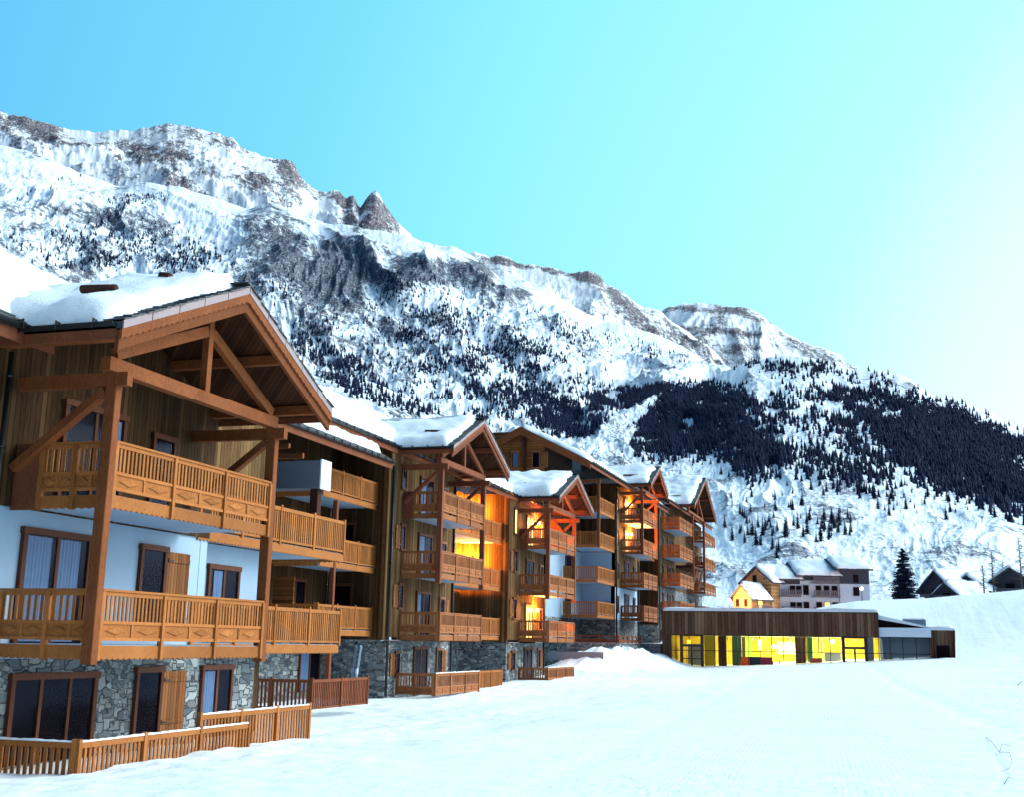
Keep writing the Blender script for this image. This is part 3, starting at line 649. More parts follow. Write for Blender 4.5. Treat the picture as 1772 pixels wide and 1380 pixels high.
# ---------------------------------------------------------------- lamps on the lit balconies
def wall_lamp(par,p,power,col=(1,.42,.08),r=.12,fix=True,n=(1,0,0)):
    x,y,z=p
    if fix:
        m=MB(); m.tube([(x,y,z-.1),(x,y,z+.1)],.055,10); o=m.build('wall_lamp',M['lamp'],par,True)
        m=MB(); m.tube([(x,y,z+.1),(x,y,z+.14)],.08,10); m.build('lamp_cap',M['metal_dark'],o)
    l=bpy.data.lights.new('balcony_light','POINT'); l.energy=power; l.color=col; l.shadow_soft_size=r; lo=bpy.data.objects.new('balcony_light',l); C.objects.link(lo); lo.location=(x+n[0]*.2,y+n[1]*.2,z); 
    lo.parent=par; lo.matrix_parent_inverse=parent_world(par).inverted(); return lo
LW=(1,.30,.03)
for (p_,y_,za,zb) in ((c3,77.95,6.05,8.15),):
    m=MB(); m.prism([(WX+.06,za),(-20.75,za),(-20.75,zb-.9),(-21.1,zb-.45),(-21.5,zb),(WX+.06,zb)],'y',y_,y_+.06); m.build('privacy_screen',M['timber_red'],p_)
wall_lamp(c3,(-24.3,69.4,4.9),2200,LW,n=(0,-1,0)); wall_lamp(c3,(-24.3,69.4,7.8),2000,LW,n=(0,-1,0))
wall_lamp(c3,(-21.85,75.6,7.7),1000,(1,.26,.04)); wall_lamp(c3,(-21.85,75.4,2.1),1000,LW)
wall_lamp(c4,(-21.85,105.3,9.6),1700,LW); wall_lamp(c4,(-21.85,105.3,12.3),1700,LW)
# ============================================================== terrace fences (ground)
FG='low wooden terrace fences along the snow'
def fence(label,p0,segs,style='plain',mat='rail',h=None,group=FG):
    """segs: list of (frame,s0,s1,ztop)"""
    r=empty('terrace_fence',p0,label,'fence',group)
    for (fr,s0,s1,z,*o_) in segs: railing(r,fr,s0,s1,z,style,o_[0] if o_ else 2.0,mat,.135,fascia=False)
    return r
def snowstrip(par,a,b,w=.09,h=.035):
    a=Vector(a);b=Vector(b); n=max(2,int((b-a).length/.1)); d=(b-a).normalized(); sd=d.cross(Vector((0,0,1))).normalized(); vs=[];fs=[]
    for i in range(n+1):
        p=a+(b-a)*i/n; hh=h*(.7+.6*random.random())
        vs+= [p-sd*w/2,p-sd*w*.3+Vector((0,0,hh*.8)),p+sd*w*.3+Vector((0,0,hh)),p+sd*w/2]
    for i in range(n):
        for k in range(3): fs.append((4*i+k,4*i+k+1,4*i+k+5,4*i+k+4))
    m=MB(); m.add(vs,fs); return m.build('snow_strip',M['snow'],par,True)
XF=-14.1
a=fence('nearest terrace fence with snow on its handrail, in front of the glazed ground floor door',(XF,19.2,-2.4),[(fx(XF),19.25,25.3,-1.83,2.0),(fy(19.25),-16.35,XF-.07,-1.83,2.2)])
snowstrip(a,(XF,19.2,-1.857),(XF,25.3,-1.857)); snowstrip(a,(-16.3,19.25,-1.857),(XF,19.25,-1.857))
m=MB(); m.box(-16.3,XF-.04,19.2,19.26,-3.0,-2.84); m.build('base_board',M['dark'],a)
a=fence('second terrace fence from the left, running behind and beyond the nearest one',(-14.2,25.6,-2.4),[(fx(-14.2),23.4,28.5,-1.56,1.7)])
snowstrip(a,(-14.2,23.4,-1.587),(-14.2,28.5,-1.587))
p=onX(540,1176,-18.6); q=onX(636,1169,-18.6)
fence('dark railed fence under the forward balcony, between the first and second chalets',(p[0],p[1],-2.3),[(fx(-18.6),p[1],q[1],p[2],2.2),(fy(p[1]),-21.5,-18.67,p[2],1.6)],mat='timber_red')
FX=-20.05
a=fence('carved terrace fence at the foot of the second chalet',(FX,52.7,-2.4),[(fx(FX),52.7,58.8,-1.39,2.0),(fy(52.7),-21.9,FX-.07,-1.39,.95)],'ornate','rail_red')
snowstrip(a,(FX,52.7,-1.387),(FX,58.8,-1.387),.12)
p=onX(829,1162,-21.3); q=onX(868,1158,-21.3)
fence('plain board fence between the second and third chalets',(p[0],p[1],-2.3),[(fx(-21.3),p[1],q[1],p[2]+.02,1.9)])
a=fence('carved terrace fence at the foot of the third chalet',(FX,71.8,-2.2),[(fx(-20.1),71.8,78.0,-1.40,2.0),(fy(71.8),-21.9,-20.17,-1.40,.95)],'ornate','rail_red')
snowstrip(a,(-20.1,71.8,-1.397),(-20.1,78,-1.397),.12)
# ---- raised stone terrace by the pool
t=empty('stone_terrace_wall',(-20,97,-2),'raised stone terrace wall with a low wooden rail, beside the left end of the pool pavilion','terrace')
m=MB(); m.box(-26,-19.2,88,96.0,-2.6,.10); m.box(-19.9,-17.6,96.0,108,-2.6,.10); m.build('wall',M['stone_small'],t)
m=MB(); m.box(-26.1,-19.1,87.9,96.05,.10,.17); m.box(-19.9,-17.5,96.05,108,.10,.17); m.build('coping',M['flash'],t)
r=MB(); 
for (fr,s0,s1) in ((fx(-19.3),88.2,96.2),(fy(88.2),-25,-19.4)):
    fbox(r,fr,s0,s1,-.03,.03,.22,.42); fbox(r,fr,s0,s1,-.03,.04,.60,.68)
    n=int((s1-s0)/1.4)
    for i in range(n+1): a_=s0+(s1-s0)*i/n; fbox(r,fr,a_-.05,a_+.05,-.04,.05,.17,.70)
r.build('railing',M['timber_red'],t)
m=MB(); m.box(-23.5,-22.0,84.0,84.12,-1.1,-.5); m.box(-22.0,-19.5,84.0,84.12,-1.1,-.5); o=m.build('snow_barrier',M['zinc']); tag(o,'dark grey low barrier half buried in the snow bank behind the third chalet','barrier')
# skis leaning at the wall
for k,(dx,lab) in enumerate(((0,'left one of two skis standing against the dark stone wall behind the fence'),(.22,'right one of two skis standing against the dark stone wall behind the fence'))):
    x=-23.3+dx; m=MB(); pts=[(x,50.7,-2.2),(x,50.95,-1.2),(x,51.15,-.45),(x+.01,51.2,-.3),(x+.02,51.12,-.18)]
    for i in range(4): m.beam(pts[i],pts[i+1],.09,.02,up=(0,1,0))
    m.box(x-.04,x+.04,50.78,50.92,-1.45,-1.2)
    o=m.build('ski',M['white_metal'] if k else M['curtain']); tag(o,lab,'ski','pair of skis by the wall')
# ============================================================== ground
def sstep(x,a,b):
    t=np.clip((x-a)/(b-a),0,1); return t*t*(3-2*t)
def ground(X,Y):
    X=np.asarray(X,float);Y=np.asarray(Y,float)
    zl=np.interp(Y,[0,18,30,55,72,96,130],[-2.55,-2.45,-2.45,-2.42,-2.07,-1.62,-1.2])
    z=zl+.056*np.clip(X+15.5,-1.5,60)+.02*np.clip(X-4,0,40)*np.clip(Y-40,0,60)/60
    # hill behind the pavilion
    crest=np.interp(X,[-60,-20,-9.5,-6.5,-4,4,16,60],[3.4,3.6,4.4,5.1,5.5,5.9,7.0,10.5])
    t=sstep(Y,99,150); z=z*(1-t)+crest*t
    z=z+sstep(Y,150,165)*-.6+sstep(Y,240,330)*6
    # ploughed bank between chalet 3 and the terrace
    for cx,cy,sx,sy,h in ((-19.2,90,2.6,5,1.15),(-18.0,97,2.2,4,.75),(-21,86,2.5,4,1.2),(-17.5,91,2.0,6,.35)):
        z=z+h*np.exp(-((X-cx)/sx)**2-((Y-cy)/sy)**2)*(1+.25*(fbm(X*1.5,Y*1.2,4,3)-.5)*2)
    # loose snow near the houses, rough patch on the right
    edge=np.exp(-((X+13.6+ (Y>40)*5)/2.4)**2)
    z=z+edge*(fbm(X*2.2,Y*1.6,4,5)-.5)*.15
    z=z+(fbm(X*.35,Y*.2,4,8)-.5)*.22*sstep(np.abs(X+2),2,7)
    z=z+(fbm(X*3,Y*3,4,12)-.5)*.05*(sstep(X,.2,2.2)+sstep(-X,7,9))
    # groomer track shoulders
    c=-.06*(Y-12)-1.2
    z=z-.025*np.exp(-((X-(c+4.0))/.35)**2)-.015*np.exp(-((X-(c-3.2))/.4)**2)
    return z
gx=np.concatenate([np.linspace(-160,-30,50),np.linspace(-29,-10,130)[:-1],np.linspace(-10,12,180),np.linspace(12.5,160,90)])
gy=np.concatenate([np.linspace(-25,8,20)[:-1],np.geomspace(8,110,520)[:-1],np.linspace(110,420,130)])
GX,GY=np.meshgrid(gx,gy,indexing='ij')
t=NT('piste_snow'); P=t.P; X,Y,Z=t.sep(P)
d=math.atan2(0.30,1)  # groomed lines run slightly to the left
u=t.math('ADD',t.math('MULTIPLY',X,math.cos(-.06)),t.math('MULTIPLY',Y,.06))
wv=t.math('SINE',t.math('MULTIPLY',u,2*math.pi/.085))
mask=t.math('MULTIPLY',t.ramp(t.math('MULTIPLY_ADD',u,.1,.5),[(.1,0),(.16,1),(.40,1),(.46,0),(.50,0),(.53,1),(.62,1),(.66,0)]),t.ramp(t.noise(t.scale(P,(1,.25,1)),.8,3),[(.35,.15),(.65,1)]))
n1=t.noise(P,.7,6,.6); n2=t.noise(t.scale(P,(1,.55,1)),5,5,.6)
rough=t.ramp(t.noise(P,.25,3),[(.4,.25),(.65,1)])
h=t.math('ADD',t.math('MULTIPLY',t.math('MULTIPLY',wv,mask),.009),t.math('ADD',t.math('MULTIPLY',n1,.5),t.math('MULTIPLY',t.math('MULTIPLY',n2,rough),.35)))
wob=t.math('MULTIPLY',t.math('SUBTRACT',t.noise(t.scale(P,(.08,.08,1)),1,2),.5),3.2)
for (kx,ky,cc,wd) in ((1,-.12,1.2,.09),(1,-.09,.2,.07)):
    q=t.math('ABSOLUTE',t.math('ADD',t.math('ADD',t.math('MULTIPLY',X,kx),t.math('MULTIPLY',Y,ky)),t.math('ADD',wob,cc)))
    h=t.math('SUBTRACT',h,t.math('MULTIPLY',t.math('SUBTRACT',1,t.math('DIVIDE',q,wd,clamp=True),clamp=True),.05))
col=t.mix(t.ramp(n2,[(.3,0),(.7,1)]),(.86,.91,.94),(.93,.96,.97))
t.set(col,.7,t.bump(h,.8,.14),.2); M['piste']=t.m
g=gridmesh('ground',np.stack([GX,GY,ground(GX,GY)],-1),M['piste']); tag(g,kind='structure')
def gz(x,y): return float(ground(np.array([x]),np.array([y]))[0])
# small bare twigs on the snow, lower right
def twig(name,pts,r,label):
    m=MB(); 
    for P_ in pts: m.tube(P_,r,6,r*.35)
    o=m.build(name,M['dark']); tag(o,label,'twig'); return o
def gpt(px,py,dz=0):
    d=ray(px,py); lo,hi=5.,200.
    for _ in range(50):
        mid=(lo+hi)/2; p=d*mid/d[1]
        if p[2]>gz(p[0],p[1]): lo=mid
        else: hi=mid
    p=d*lo/d[1]; return (p[0],p[1],p[2]+dz)
b1=[gpt(1707,1278,.01),gpt(1718,1292,.05),gpt(1730,1310,.06),gpt(1748,1312,.07),gpt(1752,1326,.05),gpt(1745,1336,.03),gpt(1732,1338,.005)]
b2=[b1[2],gpt(1735,1300,.1),gpt(1752,1302,.08)]
twig('fallen_twig',[b1,b2],.004,'curved bare twig lying on the snow near the lower right corner')
b=[gpt(1738,1358,.0),gpt(1745,1352,.04),gpt(1752,1350,.01)]; twig('fallen_twig',[b],.004,'tiny twig just below the curved bare twig, lower right')
b=[gpt(1761,1188,.0),gpt(1766,1184,.04),gpt(1772,1181,.05)]; twig('fallen_twig',[b],.012,'short dark twig on the snow at the right edge')
# ============================================================== pool pavilion
PL='pavilion'
pb=empty('pool_pavilion',(-7.5,99,-1.5),'low flat-roofed pool pavilion with weathered wood band above glowing yellow glazing','pavilion')
YF=96.0; XL=-17.45; XM=-1.07; XE=2.62
m=MB(); m.box(XL,XM,YF-.55,YF+9,.92,2.62); m.build('clad_band',M['pool_clad'],pb)
m=MB(); m.box(XL-.03,XM+.03,YF-.6,YF+9.05,2.621,2.70); m.build('roof_edge',M['metal_dark'],pb)
snowcap(pb,(XL,YF-.58,2.70),(XL,YF+9,2.70),(XM,YF-.58,2.70),(XM,YF+9,2.70),.22,.0,.0,.2,3,res=.3,over=.0)
m=MB(); m.box(XL-.0,-17.02,YF-.3,YF+9,-2.4,.918); m.build('end_wall',M['pool_clad'],pb)
m=MB(); m.box(-17.015,-16.75,YF-.2,YF+.3,-2.4,.918); m.build('corner_column',M['metal_dark'],pb)
M['yellow']=plain('yellow_interior_wall',(.80,.60,.06),.8,var=.08); M['lime']=plain('lime_green_panel',(.25,.75,.03),.7); M['greenglass']=plain('dark_green_column',(.02,.10,.05),.4)
M['olive']=plain('olive_yellow_wall',(.42,.33,.03),.8,var=.15); M['ceil']=plain('interior_ceiling',(.85,.8,.5),.8); M['ifloor']=plain('interior_floor',(.5,.45,.3),.5)
m=MB(); m.box(-16.9,XM,YF+6.4,YF+6.6,-2.4,.9); m.box(-17.0,-16.9,YF+.4,YF+6.4,-2.4,.9); m.build('back_wall',M['yellow'],pb)
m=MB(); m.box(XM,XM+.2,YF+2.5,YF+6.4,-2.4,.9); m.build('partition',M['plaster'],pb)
m=MB(); m.box(-16.9,XE,YF+.1,YF+6.4,-2.2,-1.72); m.build('floor',M['ifloor'],pb)
m=MB(); m.box(-16.9,XM,YF+.1,YF+6.4,.84,.912); m.build('ceiling',M['ceil'],pb)
# columns / panels seen through the glass
def pbox(a,b,y,z0,z1,d,mat,name):
    xa=at(a,1130,y)[0]; xb=at(b,1130,y)[0]; m=MB(); m.box(xa,xb,y,y+d,z0,z1); return m.build(name,M[mat],pb)
pbox(1243,1256,97.2,-1.72,.84,.5,'pool_clad','column'); pbox(1267,1283,97.8,-1.72,.84,.5,'greenglass','column'); pbox(1284,1290,99.5,-1.72,.8,.1,'dark','door')
pbox(1290,1300,100.5,-1.72,.8,.1,'lime','panel'); pbox(1377,1394,97.2,-1.72,.84,.6,'pool_clad','column'); pbox(1397,1406,98.4,-1.72,.84,.5,'greenglass','column'); pbox(1407,1413,100.5,-1.72,.8,.1,'lime','panel')
pbox(1427,1455,99,-1.0,-.3,.12,'zinc','counter'); pbox(1427,1455,99,-1.72,-1.05,.3,'zinc','counter')
pbox(1500,1512,97,-1.72,.84,.4,'zinc','column'); pbox(1187,1188.5,98,-1.72,.5,2,'yellow','partition')
pbox(1219,1238,98.3,-1.72,.84,.1,'olive','partition'); pbox(1300,1312,101.8,-1.72,.84,.1,'olive','partition'); pbox(1313,1318,99.2,-.2,.6,.05,'ceil','sign_board'); pbox(1345,1376,101.9,-.5,.5,.05,'ceil','wall_panel'); pbox(1420,1424,98.8,-1.72,.84,.3,'ceil','column')
for q_ in range(1170,1520,22): pbox(q_,q_+1.6,100.2,.55,.84,.2,'zinc','ceiling_fin')
pbox(1188,1214,98.6,-1.72,.2,.1,'zinc','inner_door')
# glazing
fr=fy(YF); gl=MB(); gl.add([fr.p(-16.74,.01,-2.3),fr.p(XE,.01,-2.3),fr.p(XE,.01,.9),fr.p(-16.74,.01,.9)],[(0,1,2,3)]); gl.build('glazing',M['glass_pool'],pb)
mu=MB(); xs=[at(px,1130,YF)[0] for px in (1158,1170,1237,1256,1276,1295.5,1315.5,1335.5,1356,1377,1396,1417,1437,1521,1541,1563,1586)]
for x in xs: fbox(mu,fr,x-.03,x+.03,-.03,.05,-2.3,.9)
zt_=at(1300,1128.5,YF)[2]; fbox(mu,fr,-16.74,XE,-.028,.045,zt_-.03,zt_+.03); fbox(mu,fr,-16.74,XE,-.028,.055,.84,.915)
mu.build('mullions',M['metal_dark'],pb)
for (a,b) in ((1177,1218),(1457,1502)):
    xa,xb=at(a,1130,YF)[0],at(b,1130,YF)[0]; zh=.48 if a<1300 else .3; m=MB(); c=(xa+xb)/2
    fbox(m,fr,xa,xa+.24,-.1,.12,-2.2,.9); fbox(m,fr,xb-.24,xb,-.1,.12,-2.2,.9); fbox(m,fr,xa+.24,xb-.24,-.1,.11,.78,.9); fbox(m,fr,xa+.24,xb-.24,-.1,.11,-.02,.16)
    fbox(m,fr,c-.07,c+.07,-.09,.1,-2.2,-.02); fbox(m,fr,xa+.24,xb-.24,-.09,.09,-.98,-.90); m.build('entrance_door',M['metal_dark'],pb)
# right annex with slanted roof
m=MB(); m.box(XM+.02,XE+.03,YF-.3,YF-.05,.922,1.60); m.build('white_fascia',M['white_metal'],pb)
m=MB(); m.prism([(XM+.02,2.52),(XM+.02,2.20),(XE-.3,1.62),(XE+.2,1.62)],'y',YF-.3,YF+8); m.build('roof',M['white_metal'],pb)
m=MB(); m.prism([(XM+.02,2.19),(XM+.02,1.605),(XE-.32,1.605)],'y',YF-.1,YF+.2); m.build('gable_glazing',M['room'],pb)
m=MB(); m.box(XM+.02,XE+.03,YF+.2,YF+8,.93,1.6); m.build('annex_roof_slab',M['metal_dark'],pb)
m=MB(); m.box(XM+.2,XE,YF+6.3,YF+6.5,-2.3,.92); m.build('back_wall',M['plaster'],pb)
pbox(1530,1545,99,-1.72,-.2,.5,'zinc','counter'); pbox(1556,1600,100,-1.72,-.6,.3,'greenglass','counter')
m=MB(); m.box(XE,XE+.12,YF-.1,YF+8,-2.3,1.6); m.build('end_wall',M['pool_clad'],pb)
x0,x1=at(1612,1130,YF)[0],at(1651,1130,YF)[0]
m=MB(); m.prism([(x0,-2.0),(x1-.15,-2.0),(x1+.0,1.45),(x0,1.45)],'y',YF+.0,YF+.2); hut=m.build('hut_wall',M['pool_clad'],pb)
m=MB(); m.box(x0-.1,x1+.12,YF-.35,YF+4,1.452,1.60); m.build('hut_roof',M['white_metal'],pb)
snowcap(pb,(x0,YF-.3,1.60),(x0,YF+4,1.60),(x1,YF-.3,1.60),(x1,YF+4,1.60),.16,.02,.02,.2,3,res=.2,over=0)
xa,xb=at(1621,1130,YF)[0],at(1643,1130,YF)[0]; m=MB(); m.box(xa,xb,YF-.06,YF-.002,-1.5,.35); m.build('hut_opening',M['room'],pb)
m=MB(); m.prism([(x1-.12,-2.0),(x1+.0,-2.0),(x1+.15,1.45),(x1+.02,1.45)],'y',YF-.3,YF+4); m.build('side_fin',M['dark'],pb)
xa,xb=at(1562,1075,102)[0],at(1602,1075,102)[0]; m=MB(); m.box(xa,xb,102,103.5,1.2,2.35); o=m.build('roof_vent_box',M['zinc'],pb); snowcap(o,(xa,102,2.35),(xa,103.5,2.35),(xb,102,2.35),(xb,103.5,2.35),.15,.02,.02,.1,3,res=.12,over=0)
for x,e,c in ((-14.6,110,(1,.80,.3)),(-10.5,300,(1,.86,.42)),(-7.2,420,(1,.9,.5)),(-3.5,260,(1,.86,.5)),(.8,28,(.8,.95,1))):
    l=bpy.data.lights.new('ceiling_light','AREA'); l.energy=e; l.color=c; l.size=1.6; lo=bpy.data.objects.new('ceiling_light',l); C.objects.link(lo); lo.location=(x,YF+3.2,.8); lo.parent=pb; lo.matrix_parent_inverse=parent_world(pb).inverted()
for px in (1340,1361,1441):
    p=at(px,1120 if px<1400 else 1112,100.5); m=MB(); m.tube([(p[0],100.45,p[2]),(p[0],100.3,p[2])],.16,14); m.build('wall_light',M['lamp'],pb,True)
# furniture
def chair(px,col,lab):
    p=at(px,1146,YF+1.0); x=p[0]; z=-1.72; m=MB(); w=.42
    e=empty('lounge_chair',(x,YF+1.0,z),lab,'chair','lounge chairs behind the pavilion glass'); mt=plain('chair_fabric_'+str(px),col,.8)
    y=YF+1.0; m.box(x-w,x+w,y,y+.7,z+.25,z+.5); m.build('seat',mt,e)
    m=MB(); m.prism([(y-.12,z+.2),(y-.0,z+.2),(y-.08,z+1.0),(y-.2,z+1.0)],'x',x-w,x+w); m.build('backrest',mt,e)
    for s in (-1,1):
        m=MB(); m.box(x+s*w,x+s*(w+.09),y,y+.7,z+.2,z+.66); m.build('armrest',mt,e)
        for dy in (.05,.6): m=MB(); m.box(x+s*(w-.04)-.025,x+s*(w-.04)+.025,y+dy,y+dy+.05,z,z+.25); m.build('leg',M['metal_dark'],e)
chair(1293,(.85,.12,.02),'orange red lounge chair, leftmost behind the pavilion glass'); chair(1307,(.03,.04,.09),'dark navy lounge chair behind the pavilion glass, right of the orange one'); chair(1326,(.30,.02,.10),'dark crimson lounge chair behind the pavilion glass, rightmost of the dark ones')
chair(1413,(.7,.1,.08),'red lounge chair behind the glass, left of the pavilion counter')
x,y,_=at(1340,1146,YF+1.2); tb=empty('side_table',(x,y,-1.72),'small light side table right of the crimson chair behind the pavilion glass','table')
m=MB(); m.box(x-.45,x+.45,y-.3,y+.3,-.95,-.90); m.build('tabletop',M['lime'],tb)
for a in (-.4,.4):
    for b in (-.25,.25): m=MB(); m.box(x+a-.02,x+a+.02,y+b-.02,y+b+.02,-1.72,-.951); m.build('leg',M['metal_dark'],tb)
# ============================================================== far apartment house (rotated blocks)
M['orange_wall']=boards('annex_boards',(.55,.30,.14),(.42,.22,.1),(.6,.34,.17),.3,'z')
M['far_wall']=plain('pale_far_plaster',(.40,.48,.58),.9,var=.05); M['far_wood']=plain('far_dark_timber',(.05,.052,.07),.9,spec=.1); M['far_bal']=plain('far_balcony_timber',(.12,.11,.13),.9,spec=.1)
def lf(o,ang):
    c,s=math.cos(ang),math.sin(ang); return lambda a,b,z:(o[0]+a*c-b*s,o[1]+a*s+b*c,o[2]+z)
def lbox(m,L,a0,a1,b0,b1,z0,z1):
    vs=[L(a,b,z) for z in (z0,z1) for a,b in ((a0,b0),(a1,b0),(a1,b1),(a0,b1))]
    m.add(vs,[(0,3,2,1),(4,5,6,7),(0,1,5,4),(1,2,6,5),(2,3,7,6),(3,0,4,7)]); return m
def lprism(m,L,poly,a0,a1):
    n=len(poly); vs=[L(a0,b,z) for b,z in poly]+[L(a1,b,z) for b,z in poly]
    m.add(vs,[tuple(range(n))[::-1],tuple(range(n,2*n))]+[(i,(i+1)%n,n+(i+1)%n,n+i) for i in range(n)]); return m
def block(par,L,a0,a1,W,h,hp,wall,roofov=.9,snow=.5,upper=None,seed=1,ridge=.5):
    """long axis a, depth b 0..W, eaves h, ridge hp"""
    m=MB(); lprism(m,L,[(0,-4),(W,-4),(W,h),(W*ridge,hp-.2),(0,h)],a0,a1); m.build('wall',M[wall],par)
    if upper: m=MB(); lbox(m,L,a0-.0,a1+.0,-.06,-.01,upper,h-.02); m.build('upper_cladding',M['far_wood'],par)
    sl=(hp-h)/(W*ridge); m=MB(); e=roofov
    lprism(m,L,[(-e,h-e*sl+.1),(W*ridge,hp+.1),(W+e,h-e*sl+.1),(W+e,h-e*sl-.2),(W*ridge,hp-.2),(-e,h-e*sl-.2)],a0-e,a1+e*.6); rf=m.build('roof',M['far_wood'],par)
    A=[L(a0-e,-e,h-e*sl+.1),L(a1+e*.6,-e,h-e*sl+.1),L(a0-e,W*ridge,hp+.1),L(a1+e*.6,W*ridge,hp+.1)]
    snowcap(rf,A[0],A[1],A[2],A[3],snow,.15,.05,.3,seed,res=.5,over=0)
    A=[L(a0-e,W+e,h-e*sl+.1),L(a1+e*.6,W+e,h-e*sl+.1),L(a0-e,W*ridge,hp+.1),L(a1+e*.6,W*ridge,hp+.1)]
    snowcap(rf,A[0],A[1],A[2],A[3],snow,.15,.05,.3,seed+1,res=.6,over=0); return rf
def lwin(par,L,a0,a1,z0,z1,lit=False,b=-.02):
    m=MB(); lbox(m,L,a0-.1,a1+.1,b-.06,b,z0-.1,z1+.1); o=m.build('window',M['far_wood'],par); m=MB(); lbox(m,L,a0,a1,b-.1,b-.062,z0,z1); m.build('pane',M['warm' if lit else 'room'],o)
def lbal(par,L,a0,a1,z,d=1.2):
    m=MB(); lbox(m,L,a0,a1,-d,-.02,z-.18,z); o=m.build('balcony',M['far_wall'],par)
    m=MB(); lbox(m,L,a0,a1,-d-.04,-d,z+.9,z+1.0); lbox(m,L,a0,a1,-d-.04,-d,z-.2,z+.12)
    n=int((a1-a0)/.28)
    for i in range(n): q=a0+(a1-a0)*(i+.5)/n; lbox(m,L,q-.09,q+.09,-d-.03,-d,z+.12,z+.9)
    m.build('railing',M['far_bal'],o)
AY=212
ap=empty('apartment_house',tuple(at(1341,1062,AY)),'pale stepped apartment house with three snowy roofs and grey balconies beyond the pavilion','apartment house')
oc=at(1330,1062,AY); L=lf(oc,R(20))
s_=1/9.75
def hz(py): return (1062-py)*s_
block(ap,L,0,5.6,9,hz(1003),hz(985),'far_wall',upper=hz(1014),seed=3)
block(ap,lf(L(5.6,0,0),R(20)),0,6.8,9.5,hz(996),hz(975),'far_wall',upper=hz(1007),seed=5)
L3=lf(L(12.4,-.4,0),R(20)); block(ap,L3,0,5.2,10,hz(985),hz(968),'far_wall',upper=hz(1012),seed=7)
for z in (0.2,3.0):
    for a,lit in ((1.0,0),(3.9,0),(5.0,0)): lwin(ap,L,a,a+.75,z+.3,z+1.6,bool(lit))
    lbal(ap,L,1.9,5.4,z-.1)
    for a in (6.2,8.4,9.8,11.2): lwin(ap,L,a,a+.8,z+.2,z+1.7,z<1 and a==9.8)
    lbal(ap,L,7.6,12.2,z-.1)
lbal(ap,L,7.6,12.2,5.2)
for z in (.8,3.2,5.4): lwin(ap,L3,2.4,3.3,z,z+1.3)
an=empty('annex_house',tuple(at(1303,1062,AY-6)),'small orange-lit timber house with snowy roof, left of the apartment house','house')
oa=at(1303,1062,AY-6); La=lf(oa,R(20))
# gabled end faces left-front: build with its long axis across
def gablehouse(par,L,a0,a1,W,h,hp,mat,e=.7,snow=.45,seed=2):
    # ridge along b ; gable faces -b
    m=MB(); c=(a0+a1)/2
    poly=[(a0,-4),(a1,-4),(a1,h),(c,hp),(a0,h)]; n=5; vs=[L(a,0,z) for a,z in poly]+[L(a,W,z) for a,z in poly]
    m.add(vs,[tuple(range(n))[::-1],tuple(range(n,2*n))]+[(i,(i+1)%n,n+(i+1)%n,n+i) for i in range(n)]); m.build('wall',M[mat],par)
    sl=(hp-h)/(c-a0); poly=[(a0-e,h-e*sl+.12),(c,hp+.12),(a1+e,h-e*sl+.12),(a1+e,h-e*sl-.15),(c,hp-.15),(a0-e,h-e*sl-.15)]; n=6
    m=MB(); vs=[L(a,-e,z) for a,z in poly]+[L(a,W+e,z) for a,z in poly]
    m.add(vs,[tuple(range(n))[::-1],tuple(range(n,2*n))]+[(i,(i+1)%n,n+(i+1)%n,n+i) for i in range(n)]); rf=m.build('roof',M['far_wood'],par)
    for q in (-1,1):
        ae=a0-e if q<0 else a1+e
        snowcap(rf,L(ae,-e,h-e*sl+.12),L(ae,W+e,h-e*sl+.12),L(c,-e,hp+.12),L(c,W+e,hp+.12),snow,.1,.1,.3,seed+q,res=.5,over=0)
    return rf
Lg=lf(at(1285,1062,AY),R(-25)) 
gablehouse(ap,lf(at(1288,1062,AY+1),R(-28)),0,5.6,8,hz(1008),hz(986),'orange_wall',seed=21)
Ls=lf(at(1269,1062,AY-6),R(-28)); gablehouse(an,Ls,0,3.6,5.6,hz(1036),hz(1017),'orange_wall',e=.5,seed=25)
for a,z in ((.7,1.1),(2.3,1.1)): lwin(an,Ls,a,a+.5,z,z+1.1)
Lr=lf(Ls(3.62,.1,0),R(62)); lwin(an,Lr,1.9,2.9,.6,2.0,True); lbal(an,Lr,.6,5.2,.3,.6)
Lq=lf(at(1288,1062,AY+1),R(-28))
for a,z in ((1.0,3.6),(3.2,3.6),(2.0,5.2)): lwin(ap,Lq,a,a+.6,z,z+1.1)
# street lamps
def street_lamp(px,py,Y,label,power,col,h=4):
    p=at(px,py,Y); e=empty('street_lamp',(p[0],p[1],p[2]-h),label,'street lamp','street lamps by the apartment house')
    m=MB(); m.tube([(p[0],p[1],p[2]-h),(p[0],p[1],p[2]+.2)],.08,8); m.build('pole',M['metal_dark'],e)
    bm=bmesh.new(); bmesh.ops.create_uvsphere(bm,u_segments=12,v_segments=8,radius=.26,matrix=Matrix.Translation(p)); me=bpy.data.meshes.new('lamp_head'); bm.to_mesh(me); bm.free(); me.materials.append(M['lamp']); o=bpy.data.objects.new('lamp_head',me); C.objects.link(o); o.parent=e; o.matrix_parent_inverse=parent_world(e).inverted()
    l=bpy.data.lights.new('street_lamp_light','POINT'); l.energy=power; l.color=col; l.shadow_soft_size=.3; lo=bpy.data.objects.new('street_lamp_light',l); C.objects.link(lo); lo.location=(p[0],p[1]-.4,p[2]); lo.parent=e; lo.matrix_parent_inverse=parent_world(e).inverted()
M['lamp'].node_tree
street_lamp(1491,1020,209,'bright street lamp at the right end of the apartment house',1100,(1,.42,.34))
street_lamp(1262,1040,203,'street lamp hidden at the left of the small orange-lit house',15000,(1,.40,.10))
street_lamp(1441,1058,203,'low warm street lamp in front of the apartment house, just over the pavilion roof',900,(1,.7,.3))
